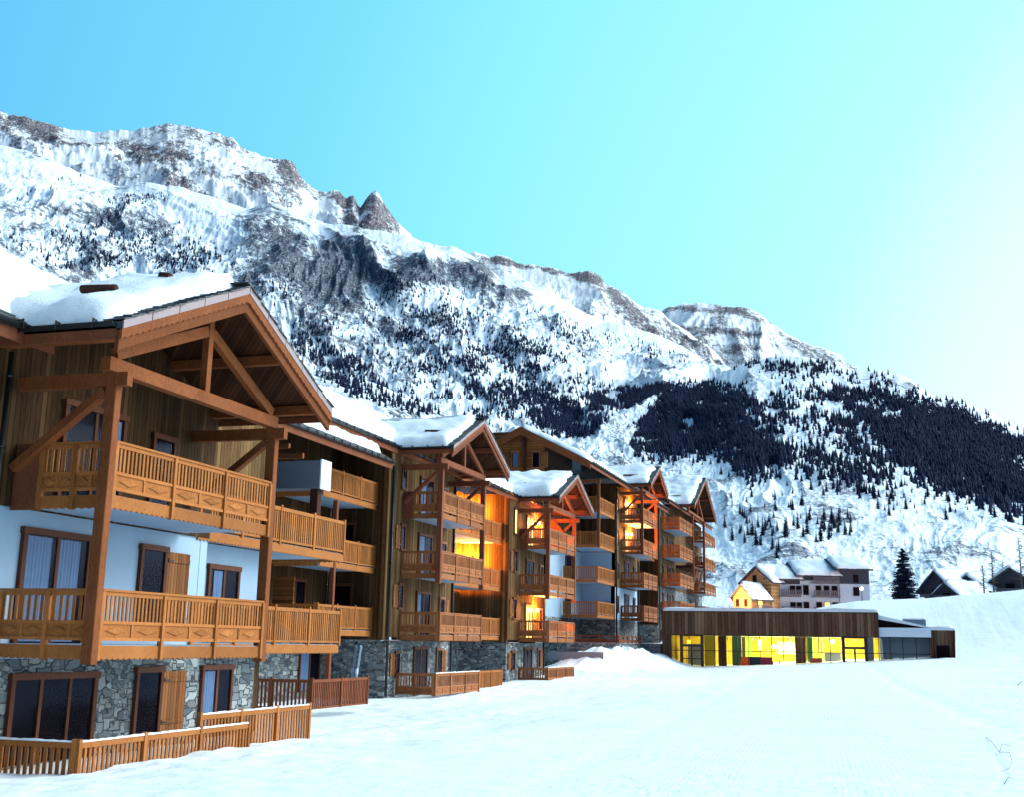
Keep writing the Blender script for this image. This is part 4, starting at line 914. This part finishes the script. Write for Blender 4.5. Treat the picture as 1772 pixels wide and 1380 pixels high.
# dark chalets on the right crest
def dark_chalet(cx,base,wpx,hpx,peakpx,Y,ang,label,seed):
    p=at(cx,base,Y); sc=Y/2078/.97; e=empty('dark_chalet',tuple(p),label,'chalet','dark chalets on the right crest'); L_=lf(p,ang)
    gablehouse(e,L_,-wpx*sc/2,wpx*sc/2,7,hpx*sc,peakpx*sc,'far_wood',e=.8,snow=.45,seed=seed)
    lwin(e,L_,-.6,.5,hpx*sc*.35,hpx*sc*.75,False,b=-.02)
    m=MB(); lbox(m,L_,-wpx*sc/2,wpx*sc/2,-1.2,-1.1,hpx*sc*.1,hpx*sc*.35); m.build('balcony',M['far_bal'],e)
dark_chalet(1622,1037,44,19,42,172,R(-30),'leftmost dark chalet on the right crest, just right of the big spruce',51)
dark_chalet(1640,1036,30,10,22,166,R(-34),'lower snow-roofed hut in front of the leftmost dark chalet',53)
dark_chalet(1677,1036,46,16,34,176,R(-25),'middle dark chalet of the right crest',55)
dark_chalet(1750,1028,52,20,38,178,R(-10),'rightmost dark chalet at the right edge of the photo',57)
# ============================================================== mountains
SNOWROCK={}
def snowrock(name,rock1,rock2,sc,tintsnow=(.86,.9,.95),bs=.8):
    t=NT(name); P=t.P; a=t.n('ShaderNodeAttribute',attribute_name='rock').outputs['Fac']
    S=t.scale(P,(sc,sc,sc*1.0))
    n=t.noise(t.scale(P,(sc,sc,sc*.45)),1,9,.68,.5); n2=t.noise(S,8,8,.75,.3); n3=t.noise(t.scale(P,(sc,sc,sc*.55)),34,5,.75)
    f=t.math('ADD',t.math('MULTIPLY',t.math('SUBTRACT',n,.5),.9),t.math('ADD',t.math('MULTIPLY',t.math('SUBTRACT',n2,.5),1.1),t.math('MULTIPLY',t.math('SUBTRACT',n3,.5),1.1)))
    nz=t.sep(t.geo.outputs['Normal'])[2]
    k=t.math('ADD',f,t.math('SUBTRACT',t.math('MULTIPLY',a,.42),.215))
    m=t.ramp(t.math('ADD',k,.5),[(.49,0),(.53,1)])
    rc=t.mix(t.ramp(t.noise(S,9,6,.7),[(.35,0),(.65,1)]),rock2,rock1)
    dust=t.ramp(n3,[(.5,0),(.62,.6)]); rc=t.mix(dust,rc,tintsnow)
    col=t.mix(m,tintsnow,rc)
    h=t.math('MULTIPLY',t.math('MULTIPLY_ADD',m,.8,.2),t.math('ADD',t.math('MULTIPLY',n,1.2),t.math('ADD',t.math('MULTIPLY',n2,.45),t.math('MULTIPLY',n3,.12))))
    b=t.bump(h,bs,1.0/sc*.16)
    t.set(col,.85,b,.15); return t.m
ROCK=snowrock('alpine_rock_and_snow',(.105,.105,.15),(.038,.038,.07),.010)
ROCKFAR=snowrock('far_summit_rock_and_snow',(.20,.135,.14),(.085,.065,.095),.0045,(.93,.92,.93))
ROCKLOW=snowrock('low_slope_snow_and_rock',(.105,.105,.15),(.04,.04,.07),.016,bs=.22)
LAY={}
def az_te(px,py):
    d=ray(px,py); return math.atan2(d[0],d[1]), d[2]/math.hypot(d[0],d[1])
def proj_np(P):
    x=P@CR; y=P@CU; f=P@CF; return PX+F*x/f, PY-F*y/f
def layer(name,sky,r0,te0,r1,ncol,nrow,a=1.0,b=1.6,seed=0,amp=.05,rocks=(),base=.3,mat=None,crest=.012,x0=None,x1=None,gul=1.0,dips=(),ridgeL=.12):
    px=np.array([p[0] for p in sky],float)
    A=np.array([az_te(*p) for p in sky])
    n0=0; az=np.linspace(A[0,0],A[-1,0],ncol); te1=np.interp(az,A[:,0],A[:,1])
    r0a=np.interp(az,*zip(*r0)) if isinstance(r0,(list,tuple)) else np.full(ncol,r0)
    r1a=np.interp(az,*zip(*r1)) if isinstance(r1,(list,tuple)) else np.full(ncol,r1)
    v=np.linspace(0,1,nrow)[None,:]; az2=az[:,None]
    kk=np.ones(2*max(3,ncol//28)+1); kk/=kk.sum(); tp=np.pad(te1,len(kk)//2,mode='edge'); te1s=np.convolve(tp,kk,'valid')[:ncol]; te1s=np.minimum(te1s,te1+.004)
    te=te0+(te1s[:,None]+(te1-te1s)[:,None]*sstep(v,.78,1)-te0)*v**a; r=r0a[:,None]+(r1a-r0a)[:,None]*v**b
    rm=np.mean(r1a)
    s=az2*rm; q=v*float(np.mean(te1)-te0)*rm*1.4+r*.12
    # warped gullies and ribs running down the slope
    w1=fbm(s/(ridgeL*rm*1.6),q/(ridgeL*rm*1.6),4,seed+1)-.5
    g1=fbm(s/(ridgeL*rm)+w1*2,q/(ridgeL*rm*1.1)+w1*3,7,seed+2,.55,True)-.5
    g2=fbm(s/(ridgeL*rm*.22)+w1*3,q/(ridgeL*rm*.22)+w1*3,6,seed+7,.58,True)-.5
    win=np.clip(np.minimum(v*6,1),0,1)*(1-.88*sstep(v,.86,1.0))
    g3=fbm(s/(ridgeL*rm*.07),q/(ridgeL*rm*.10),5,seed+9,.6,True)-.5
    dte=(g1*amp+g2*amp*.15*gul+g3*amp*.10*gul)*win
    # crest roughness
    te=te+dte+crest*(fbm(s/(rm*.02),s*0+3,5,seed+3,.6)-.5)*sstep(v,.95,1)
    z=te*r
    X=np.sin(az2)*r; Y=np.cos(az2)*r
    Pm=np.stack([X,Y,z],-1)
    # back slope so that the ridge has thickness
    back=[]
    for k in range(1,7):
        rr=r1a*(1+.05*k); zz=z[:,-1]-r1a*.04*k; back.append(np.stack([np.sin(az)*rr,np.cos(az)*rr,zz],-1))
    Pall=np.concatenate([Pm,np.stack(back,1)],1)
    # rock exposure: steepness + regions
    px_,py_=proj_np(Pall)
    cu=(g2[:, :]*1.1+g1*.9); rock=np.full(Pall.shape[:2],base,float); rock[:,:nrow]+=cu*.9
    for (cx,cy,rx,ry,st,*an) in rocks:
        th=R(an[0]) if an else 0; dx=px_-cx; dy=py_-cy; X_=dx*math.cos(th)+dy*math.sin(th); Y_=-dx*math.sin(th)+dy*math.cos(th)
        rock+=.9*st*np.exp(-((X_/rx)**2+(Y_/ry)**2)**1.5)
    o=gridmesh(name,Pall,mat or ROCK,attrs={'rock':rock}); tag(o,kind='structure')
    LAY[name]=(az,te,r,Pm)
    return o
def surf(lay,px,py):
    """points on a layer under picture positions, vectorised; returns xyz (nan where missing)"""
    az,te,r,Pm=LAY[lay]; out=[]
    for x,y in zip(px,py):
        a,t=az_te(x,y); i=(a-az[0])/(az[-1]-az[0])*(len(az)-1)
        if i<0 or i>len(az)-1: continue
        i=int(round(i)); tt=np.maximum.accumulate(te[i]); j=np.searchsorted(tt,t)
        if j<=0 or j>=len(tt): continue
        out.append(Pm[i,j])
    return np.array(out)
sky_far_left=[(-260,215),(-60,200),(0,199),(22,203),(45,207),(62,212),(80,215),(110,222),(150,222),(190,222),(230,228),(262,224),(290,215),(318,218),(345,226),(370,236),(400,243),(415,256),(440,264),(470,270),(490,280),(508,290),(522,312),(540,328),(552,337),(566,336),(577,330),(586,329),(594,340),(600,345),(606,340),(612,338),(618,352),(624,360),(632,346),(641,338),(650,334),(656,340),(664,356),(676,372),(688,388),(705,402),(730,425),(800,520)]
layer('mountain_summit',sky_far_left,2600,.10,3900,620,150,a=.9,b=1.3,seed=3,amp=.055,base=.0,mat=ROCKFAR,crest=.010,
  rocks=((430,350,130,22,-.6,25),(160,262,60,7,-.4,8),(560,370,40,20,-.6),(380,290,40,10,-.4,20),(240,258,70,10,.6,8),(60,215,60,8,.6,10),(310,262,22,16,.5),(215,270,60,8,.5),(110,240,60,8,.3,15),(350,300,24,16,.5),(500,300,40,16,.5,50),(430,310,40,20,.35,30),(650,372,32,32,1.0),(601,368,16,24,.9),(590,345,16,14,.7),(320,325,40,14,.5,25),(490,355,26,14,.5),(130,232,200,12,.25,5)))
sky_c=[(700,470),(780,440),(822,436),(835,440),(850,446),(862,444),(875,447),(890,455),(905,458),(925,461),(945,463),(965,468),(985,474),(1003,474),(1018,470),(1030,474),(1040,482),(1050,494),(1062,500),(1078,508),(1092,518),(1110,530),(1140,545),(1180,570),(1250,620)]
layer('mountain_far_ridge',sky_c,3000,.10,4600,460,110,a=.9,b=1.3,seed=13,amp=.04,base=.05,mat=ROCKFAR,crest=.009,
  rocks=((960,495,80,14,-.5,14),(870,452,50,7,.7,12),(1015,480,24,10,.9,10),(960,470,80,5,.5,10),(1080,525,60,10,.5,40),(1110,560,80,16,.3,35)))
sky_d=[(1080,580),(1130,548),(1148,534),(1165,525),(1185,521),(1210,526),(1240,531),(1270,533),(1295,534),(1312,541),(1328,552),(1345,566),(1362,577),(1390,588),(1415,598),(1440,610),(1455,618),(1462,632),(1500,650),(1560,700),(1650,760)]
layer('mountain_far_dome',sky_d,3600,.10,5200,420,110,a=.9,b=1.3,seed=23,amp=.035,base=.08,mat=ROCKFAR,crest=.006,
  rocks=((1190,535,50,5,.7,5),(1290,545,60,6,.5,20),(1260,575,90,8,.5,5),(1400,605,60,14,.6,25),(1330,600,60,10,.4)))
sky_b=[(-260,330),(-80,260),(0,250),(40,262),(90,282),(140,300),(200,322),(250,318),(300,322),(340,336),(390,352),(430,362),(470,352),(500,360),(530,375),(560,388),(590,393),(610,391),(650,400),(700,406),(740,416),(780,430),(810,441),(835,452),(860,478),(900,484),(940,498),(980,520),(1020,540),(1060,556),(1100,566),(1140,580),(1180,602),(1220,622),(1260,640),(1320,680),(1400,740)]
layer('mountain_main_face',sky_b,620,.05,2100,1150,420,a=.85,b=1.35,seed=33,amp=.05,base=-.06,crest=.006,
  rocks=((170,305,150,14,-.5,8),(330,345,60,16,-.5,10),(400,370,50,22,-.6),(330,415,40,18,-.4),(720,425,90,14,-.6,12),(1010,560,90,16,-.5,28),(1120,590,80,12,-.5,20),(960,600,60,12,-.3,25),(50,330,80,24,-.4),(480,545,30,60,-.2),(230,385,90,22,.55,10),(215,440,60,18,.35),(60,395,50,12,.45,10),(110,415,40,10,.3),(450,390,70,25,.5,15),(480,430,50,55,.55,60),(600,450,55,60,.75,70),(590,500,60,50,.6),(700,480,60,26,.6),(760,470,60,22,.7,20),(830,470,28,32,.75,60),(720,550,80,30,.2),(520,560,60,30,.4),(700,610,120,50,.30),(640,570,80,30,.3),(520,500,40,60,.4),(870,515,40,22,.35),(905,505,22,6,.6,20),(400,480,60,20,.35),(1180,610,40,8,.6,10),(1100,640,100,24,.15),(1040,560,60,10,.15,25)))
sky_f=[(440,560),(500,625),(540,640),(575,646),(610,652),(650,664),(690,680),(720,690),(752,706),(775,712),(800,735),(840,775),(900,830)]
layer('rocky_knoll',sky_f,200,.04,520,300,110,a=.9,b=1.3,seed=43,amp=.03,base=.12,crest=.006,rocks=((740,720,60,16,.35),(600,640,80,12,.2)),mat=None)
sky_e=[(900,800),(960,760),(990,730),(1050,690),(1110,672),(1160,668),(1230,662),(1262,640),(1290,628),(1320,622),(1350,618),(1385,618),(1420,624),(1450,634),(1480,641),(1520,645),(1555,650),(1580,660),(1592,672),(1610,680),(1640,692),(1680,704),(1720,722),(1772,748),(1850,790),(1990,850),(2100,900)]
layer('forested_slope',sky_e,330,.018,1500,1000,360,a=.95,b=1.5,seed=53,amp=.024,base=.01,mat=ROCKLOW,crest=.006,
  rocks=((1560,665,50,10,.4,10),(1720,790,60,14,.3),(1250,830,50,25,.2),(1400,870,180,60,.08),(1640,900,120,30,.1),(1450,900,40,20,.25),(1650,940,140,40,.1),(1480,770,100,20,.15)))
# ============================================================== conifers
t=NT('conifer_needles'); n=t.noise(t.P,.25,4); isl=t.geo.outputs['Random Per Island']
c=t.mix(isl,(.012,.018,.045),(.025,.035,.075)); t.set(c,.9,spec=.1); M['needles']=t.m
M['bark']=plain('conifer_bark',(.07,.05,.045),.9)
def conifer_arrays(P,H,rs,nseg=5,tiers=3):
    """many small conifers in one mesh"""
    V=[];Fc=[];k=0; n=len(P)
    ang=np.linspace(0,2*np.pi,nseg,endpoint=False)
    for ti in range(tiers):
        z0=H*(.08+.26*ti); z1=H*(.55+.45*(ti+1)/tiers*.999) if ti<tiers-1 else H
        rad=H*(.20-.055*ti)*rs.uniform(.75,1.25,n)
        ph=rs.uniform(0,6.28,n)[:,None]+ang[None]
        rr=rad[:,None]*rs.uniform(.6,1.25,(n,nseg))
        lean=H[:,None]*rs.uniform(-.02,.02,(n,2))
        base=np.stack([P[:,0:1]+np.cos(ph)*rr,P[:,1:2]+np.sin(ph)*rr,P[:,2:3]+z0[:,None]+rs.uniform(-.04,.04,(n,nseg))*H[:,None]],-1)
        tip=np.stack([P[:,0]+lean[:,0],P[:,1]+lean[:,1],P[:,2]+z1],-1)[:,None]
        vv=np.concatenate([base,tip],1); V.append(vv.reshape(-1,3))
        off=k+np.arange(n)[:,None]*(nseg+1)
        for s in range(nseg): Fc.append(np.stack([off[:,0]+s,off[:,0]+(s+1)%nseg,off[:,0]+nseg],-1))
        k+=n*(nseg+1)
    return np.concatenate(V),np.concatenate(Fc)
def trimesh(name,V,Fc,mat):
    me=bpy.data.meshes.new(name); me.vertices.add(len(V)); me.vertices.foreach_set('co',V.reshape(-1).astype(np.float32))
    me.loops.add(Fc.size); me.loops.foreach_set('vertex_index',Fc.reshape(-1).astype(np.int32)); me.polygons.add(len(Fc))
    me.polygons.foreach_set('loop_start',np.arange(0,Fc.size,3,dtype=np.int32)); me.polygons.foreach_set('loop_total',np.full(len(Fc),3,dtype=np.int32)); me.update(calc_edges=True); me.materials.append(mat)
    return me
def scatter(lay,regs,seed,clump=0):
    rs=np.random.default_rng(seed); out=[];
    for (cx,cy,rx,ry,n,*an) in regs:
        th=R(an[0]) if an else 0; q=rs.normal(size=(n*2,2)); q=q[(q**2).sum(1)<5][:n]*.55
        X=q[:,0]*rx;Y=q[:,1]*ry; px=cx+X*math.cos(th)-Y*math.sin(th); py=cy+X*math.sin(th)+Y*math.cos(th)
        if clump:
            keep=fbm(px/22.,py/16.,3,seed)>rs.uniform(*((.33,.6) if clump==1 else (.34,.50)),len(px)); px=px[keep];py=py[keep]
        s=surf(lay,px,py)
        if len(s): out.append(s)
    return np.concatenate(out)
def forest(name,lay,regs,hm,seed,clump=1):
    rs=np.random.default_rng(seed+100); P=scatter(lay,regs,seed,clump); H=rs.uniform(.55,1.25,len(P))*hm
    P=P-np.array([0,0,1.0]); V,Fc=conifer_arrays(P,H,rs); me=trimesh(name,V,Fc,M['needles']); o=bpy.data.objects.new(name,me); C.objects.link(o); tag(o,kind='stuff'); return o
o=forest('conifer_forest','forested_slope',((1180,715,150,45,900,8),(1100,735,110,45,700),(1050,760,75,45,1000,-10),(1240,740,110,45,700,15),(1300,780,60,50,700,20),(1180,770,160,30,1500),(1020,740,40,40,500),(1260,690,60,30,300,20),
  (1350,633,85,14,330,3),(1430,660,50,26,330,30),(1520,700,75,45,1000,20),(1600,730,90,45,1500,15),(1680,760,100,40,1400,12),(1560,790,120,40,1200,15),(1680,830,120,40,1500,18),(1745,860,80,35,900,20),(1640,790,140,40,1200,10),(1480,720,80,40,700),(1400,790,60,40,350,20),(1500,830,70,30,250),(1750,770,60,30,500),(1400,690,90,40,450),(1330,720,50,50,300)),7.8,5)
tag(o,'loose belts of dark conifers around the dense forest of the right mountainside','forest')
o=forest('conifer_forest','forested_slope',((1030,715,42,26,1300),(1010,745,40,24,900),(1110,705,95,32,2600,0),(1190,690,95,34,2900,8),(1260,735,95,38,2900,20),(1130,750,120,32,2600,5),(1060,745,60,30,1100),(1200,745,110,34,2600,8),(1310,785,50,28,900),(1540,705,60,20,900,15),(1620,732,80,24,1700,12),(1700,765,80,26,1700,15),(1590,768,80,28,1600,15),(1665,812,90,30,1900,18),(1740,850,60,32,1300,25),(1500,735,60,24,700)),8.0,15,2)
tag(o,'dense dark conifer forest in broad bands across the right mountainside','forest')
o=forest('conifer_forest','mountain_main_face',((740,560,90,60,486,30),(830,590,130,70,810,30),(880,650,130,60,891,35),(950,650,110,50,567,25),(800,660,90,50,567,30),(700,580,30,12,129),(560,615,60,22,405,18),(620,630,60,22,283),(930,610,70,40,486),(980,700,70,50,729),(860,700,90,40,648),(690,500,26,30,121),(1050,590,90,16,210,14),(1130,612,60,14,113,16),(960,560,60,20,129,25),
  (240,345,55,9,113,-4),(90,325,60,9,97,-18),(200,370,45,9,72,-40),(230,420,90,40,340),(300,440,120,30,340),(120,420,110,30,267),(350,455,90,20,243),(470,500,60,30,162),(640,510,40,40,121),(700,640,120,60,405),(560,580,80,40,202),(150,455,130,14,259)),6.8,7)
tag(o,'scattered dark conifers over the rocky main mountain face','forest')
o=forest('conifer_forest','mountain_main_face',((1035,705,40,24,1100,-20),(1000,735,34,22,900),(1075,688,34,14,600),(940,700,50,30,500),(970,735,40,24,600)),7.5,17,2)
tag(o,'dense conifer wedge joining the main face to the right forest, above the far chalet roofs','forest')
o=forest('conifer_forest','rocky_knoll',((620,665,80,14,70,15),(690,700,60,14,60,15),(640,690,70,10,70,18),(600,668,40,8,60,20),(740,715,40,8,30)),4.2,9,0)
tag(o,'small conifers and shrubs on the snowy knoll behind the roofs','shrubs')
# individual conifers on the open lower slope
def conifer_mesh(seed,h=10):
    rr=random.Random(seed); m=MB(); L=13
    for i in range(L):
        z=h*(.07+.9*i/L); rad=h*.19*(1-i/L)**.85+.12; nb=9 if i<8 else 7
        for k in range(nb):
            a=2*math.pi*(k+rr.random()*.7)/nb+i*.7; r_=rad*rr.uniform(.65,1.2); dz=-r_*.34; w=r_*.30
            c,s=math.cos(a),math.sin(a); tip=(c*r_,s*r_,z+dz); b=(0,0,z+h*.05)
            m.add([b,(c*r_*.55-s*w,s*r_*.55+c*w,z+dz*.4),tip,(c*r_*.55+s*w,s*r_*.55-c*w,z+dz*.4),(c*r_*.5,s*r_*.5,z+dz*.5+.16*r_)],[(0,1,4),(1,2,4),(2,3,4),(3,0,4)])
    me=bpy.data.meshes.new('crown'); me.from_pydata(m.v,[],m.f); me.materials.append(M['needles'])
    tr=MB(); tr.tube([(0,0,-1),(0,0,h*.97)],.17,6,.03); mt=bpy.data.meshes.new('trunk'); mt.from_pydata(tr.v,[],tr.f); mt.materials.append(M['bark']); return me,mt
CM=[conifer_mesh(s) for s in range(5)]
rs=np.random.default_rng(77)
Pi=scatter('forested_slope',((1420,780,120,40,60),(1330,810,90,30,50),(1420,840,160,40,50),(1600,870,150,30,50),(1440,915,40,26,34),(1330,920,90,50,60),(1500,940,150,50,50),(1640,930,120,40,50),(1700,960,80,40,60,20),(1570,960,60,30,30),(1290,860,50,60,30)),88)
for i,p in enumerate(Pi[:300]):
    me,mt=CM[i%5]; d=math.hypot(p[0],p[1]); hh=rs.uniform(.28,.85)
    o=bpy.data.objects.new('conifer_tree',None); C.objects.link(o); o.location=tuple(p); o.scale=(hh*1.1,hh*1.1,hh); o.rotation_euler=(0,0,rs.uniform(0,6))
    tag(o,'small dark conifer standing on the open snowy slope below the forest','tree','conifers dotted over the lower slope')
    for q,nm in ((me,'crown'),(mt,'trunk')):
        c_=bpy.data.objects.new(nm,q); C.objects.link(c_); c_.parent=o
# the big spruce beyond the pavilion
def big_spruce(base,h,label):
    e=empty('spruce_tree',base,label,'tree'); rr=random.Random(3); bx,by,bz=base
    tr=MB(); tr.tube([(bx,by,bz-.6),(bx+.05,by,bz+h*.5),(bx,by,bz+h)],.22,8,.03); tr.build('trunk',M['bark'],e,True)
    m=MB(); n=46
    for i in range(n):
        f=i/n; z=bz+h*(.10+.88*f); rad=h*.27*(1-f)**.8*(1 if i>4 else .8)+.1; nb=int(11-5*f)
        for k in range(nb):
            a=rr.uniform(0,6.283); r_=rad*rr.uniform(.55,1.12); c,s=math.cos(a),math.sin(a); drop=.22 if f<.7 else -.1
            # bough: drooping spine with needle fans
            for q in range(7):
                t=(q+.7)/7; x=c*r_*t;y=s*r_*t; zz=z-drop*r_*t+.10*r_*t*t; w=(.16+.20*(1-abs(t-.5)))*min(1,r_)*rr.uniform(.7,1.3)+.03
                for sg in (-1,1):
                    aa=a+sg*rr.uniform(.5,1.0); x2=x+math.cos(aa)*w;y2=y+math.sin(aa)*w
                    m.add([(bx+x,by+y,zz+.03),(bx+x2,by+y2,zz-w*rr.uniform(.2,.6)),(bx+x+c*.14,by+y+s*.14,zz-.05),(bx+x-s*sg*.02,by+y,zz-.12)],[(0,1,2),(0,3,1)])
    m.build('crown',M['needles'],e)
p=at(1566,1044,155); big_spruce((p[0],p[1],gz(p[0],p[1])-.2),6.9,'big dark spruce on the snow crest beyond the pavilion, left of the dark chalets')
def bare_tree(base,h,label,seed):
    e=empty('bare_tree',base,label,'tree','bare larches at the right edge'); rr=random.Random(seed); bx,by,bz=base
    m=MB(); m.tube([(bx,by,bz-.5),(bx+rr.uniform(-.1,.1),by,bz+h*.5),(bx,by,bz+h)],.13,6,.02); m.build('trunk',M['bark'],e)
    m=MB()
    for i in range(60):
        f=.22+.75*i/60; z=bz+h*f; r_=h*.17*(1-f)**.6*rr.uniform(.5,1.2)+.1; a=rr.uniform(0,6.28); 
        tip=(bx+math.cos(a)*r_,by+math.sin(a)*r_,z+r_*.15); m.tube([(bx,by,z),tip],.035,4,.012)
        for q in range(4):
            t=rr.uniform(.3,1); b=(bx+(tip[0]-bx)*t,by+(tip[1]-by)*t,z+r_*.15*t); a2=a+rr.uniform(-1,1); m.tube([b,(b[0]+math.cos(a2)*r_*.3,b[1]+math.sin(a2)*r_*.3,b[2]-.05)],.018,3,.008)
    m.build('crown',M['bark'],e)
for px,py,Y,h,lab in ((1703,1024,168,4.0,'shorter bare larch left of the tall pair, between the dark chalets'),(1720,1022,170,5.6,'left one of the tall bare larches near the right edge'),(1768,1018,165,7.0,'tallest bare larch at the right edge of the photo'),(1738,1022,180,4.6,'thin bare larch behind the rightmost dark chalet')):
    p=at(px,py,Y); bare_tree((p[0],p[1],p[2]-.6),h,lab,px)
# dry grass tuft on the crest right
p=at(1740,1066,120)
# ============================================================== sky + light
w=bpy.data.worlds.new('World'); bpy.context.scene.world=w; w.use_nodes=True; nt=w.node_tree; nt.nodes.clear()
SUN_AZ,SUN_EL=66,38
N=lambda ty,**k:[(lambda x:[setattr(x,a,b) for a,b in k.items()] and x or x)(nt.nodes.new(ty))][0]
out=nt.nodes.new('ShaderNodeOutputWorld'); bg=nt.nodes.new('ShaderNodeBackground'); sk=nt.nodes.new('ShaderNodeTexSky'); sk.sky_type='NISHITA'; sk.sun_disc=False; sk.sun_elevation=R(SUN_EL); sk.sun_rotation=R(SUN_AZ); sk.altitude=1800; sk.air_density=1.0; sk.dust_density=.6; sk.ozone_density=2
tc=nt.nodes.new('ShaderNodeTexCoord')
dt=nt.nodes.new('ShaderNodeVectorMath'); dt.operation='DOT_PRODUCT'; nt.links.new(tc.outputs['Generated'],dt.inputs[0]); gd=Vector((math.sin(R(30)),math.cos(R(30)),0)).normalized(); dt.inputs[1].default_value=gd
mr=nt.nodes.new('ShaderNodeMath'); mr.operation='MULTIPLY_ADD'; nt.links.new(dt.outputs['Value'],mr.inputs[0]); mr.inputs[1].default_value=.5; mr.inputs[2].default_value=.5
rp=nt.nodes.new('ShaderNodeValToRGB'); nt.links.new(mr.outputs[0],rp.inputs[0]); e=rp.color_ramp.elements
SKY=[(0,(.02,.06,.14)),(.35,(.035,.13,.30)),(.52,(.10,.42,.80)),(.63,(.14,.58,.95)),(.74,(.20,.74,.96)),(.80,(.29,.90,1.0)),(.87,(.41,.98,1.0)),(.905,(.50,1.0,1.0)),(.93,(.74,1.0,1.0)),(.955,(.94,1,1))]
while len(e)<len(SKY): e.new(.5)
for q,(p_,c_) in zip(e,SKY): q.position=p_; q.color=(*c_,1)
# brighter towards the glow
d2=nt.nodes.new('ShaderNodeVectorMath'); d2.operation='DOT_PRODUCT'; nt.links.new(tc.outputs['Generated'],d2.inputs[0]); d2.inputs[1].default_value=Vector((math.sin(R(58)),math.cos(R(58)),.2)).normalized()
m2=nt.nodes.new('ShaderNodeMath'); m2.operation='MULTIPLY_ADD'; nt.links.new(d2.outputs['Value'],m2.inputs[0]); m2.inputs[1].default_value=.5; m2.inputs[2].default_value=.5
r2=nt.nodes.new('ShaderNodeValToRGB'); nt.links.new(m2.outputs[0],r2.inputs[0]); e=r2.color_ramp.elements; e[0].position=.86; e[0].color=(0,0,0,1); e[1].position=1; e[1].color=(1,.97,.93,1)
ma=nt.nodes.new('ShaderNodeMix'); ma.data_type='RGBA'; ma.blend_type='ADD'; ma.inputs[0].default_value=1; nt.links.new(rp.outputs[0],ma.inputs[6]); 
sc2=nt.nodes.new('ShaderNodeMix'); sc2.data_type='RGBA'; sc2.blend_type='MULTIPLY'; sc2.inputs[0].default_value=1; nt.links.new(r2.outputs[0],sc2.inputs[6]); sc2.inputs[7].default_value=(3.4,3.8,3.8,1); nt.links.new(sc2.outputs[2],ma.inputs[7])
b2=nt.nodes.new('ShaderNodeBackground'); b2.inputs[1].default_value=1.0; nt.links.new(ma.outputs[2],b2.inputs[0])
bg.inputs[1].default_value=.009; nt.links.new(sk.outputs[0],bg.inputs[0]); ad=nt.nodes.new('ShaderNodeAddShader'); nt.links.new(bg.outputs[0],ad.inputs[0]); nt.links.new(b2.outputs[0],ad.inputs[1]); nt.links.new(ad.outputs[0],out.inputs[0])
l=bpy.data.lights.new('sun','SUN'); l.energy=3.1; l.angle=R(45); l.color=(.93,.97,1); so=bpy.data.objects.new('sun',l); C.objects.link(so)
sd=Vector((math.sin(R(SUN_AZ))*math.cos(R(SUN_EL)),math.cos(R(SUN_AZ))*math.cos(R(SUN_EL)),math.sin(R(SUN_EL)))); so.rotation_euler=sd.to_track_quat('Z','Y').to_euler()
sc=bpy.context.scene; sc.view_settings.view_transform='Standard'; sc.view_settings.look='None'; sc.view_settings.exposure=0; sc.view_settings.gamma=1
sc.render.engine='CYCLES'; sc.cycles.max_bounces=6; sc.cycles.use_denoising=True
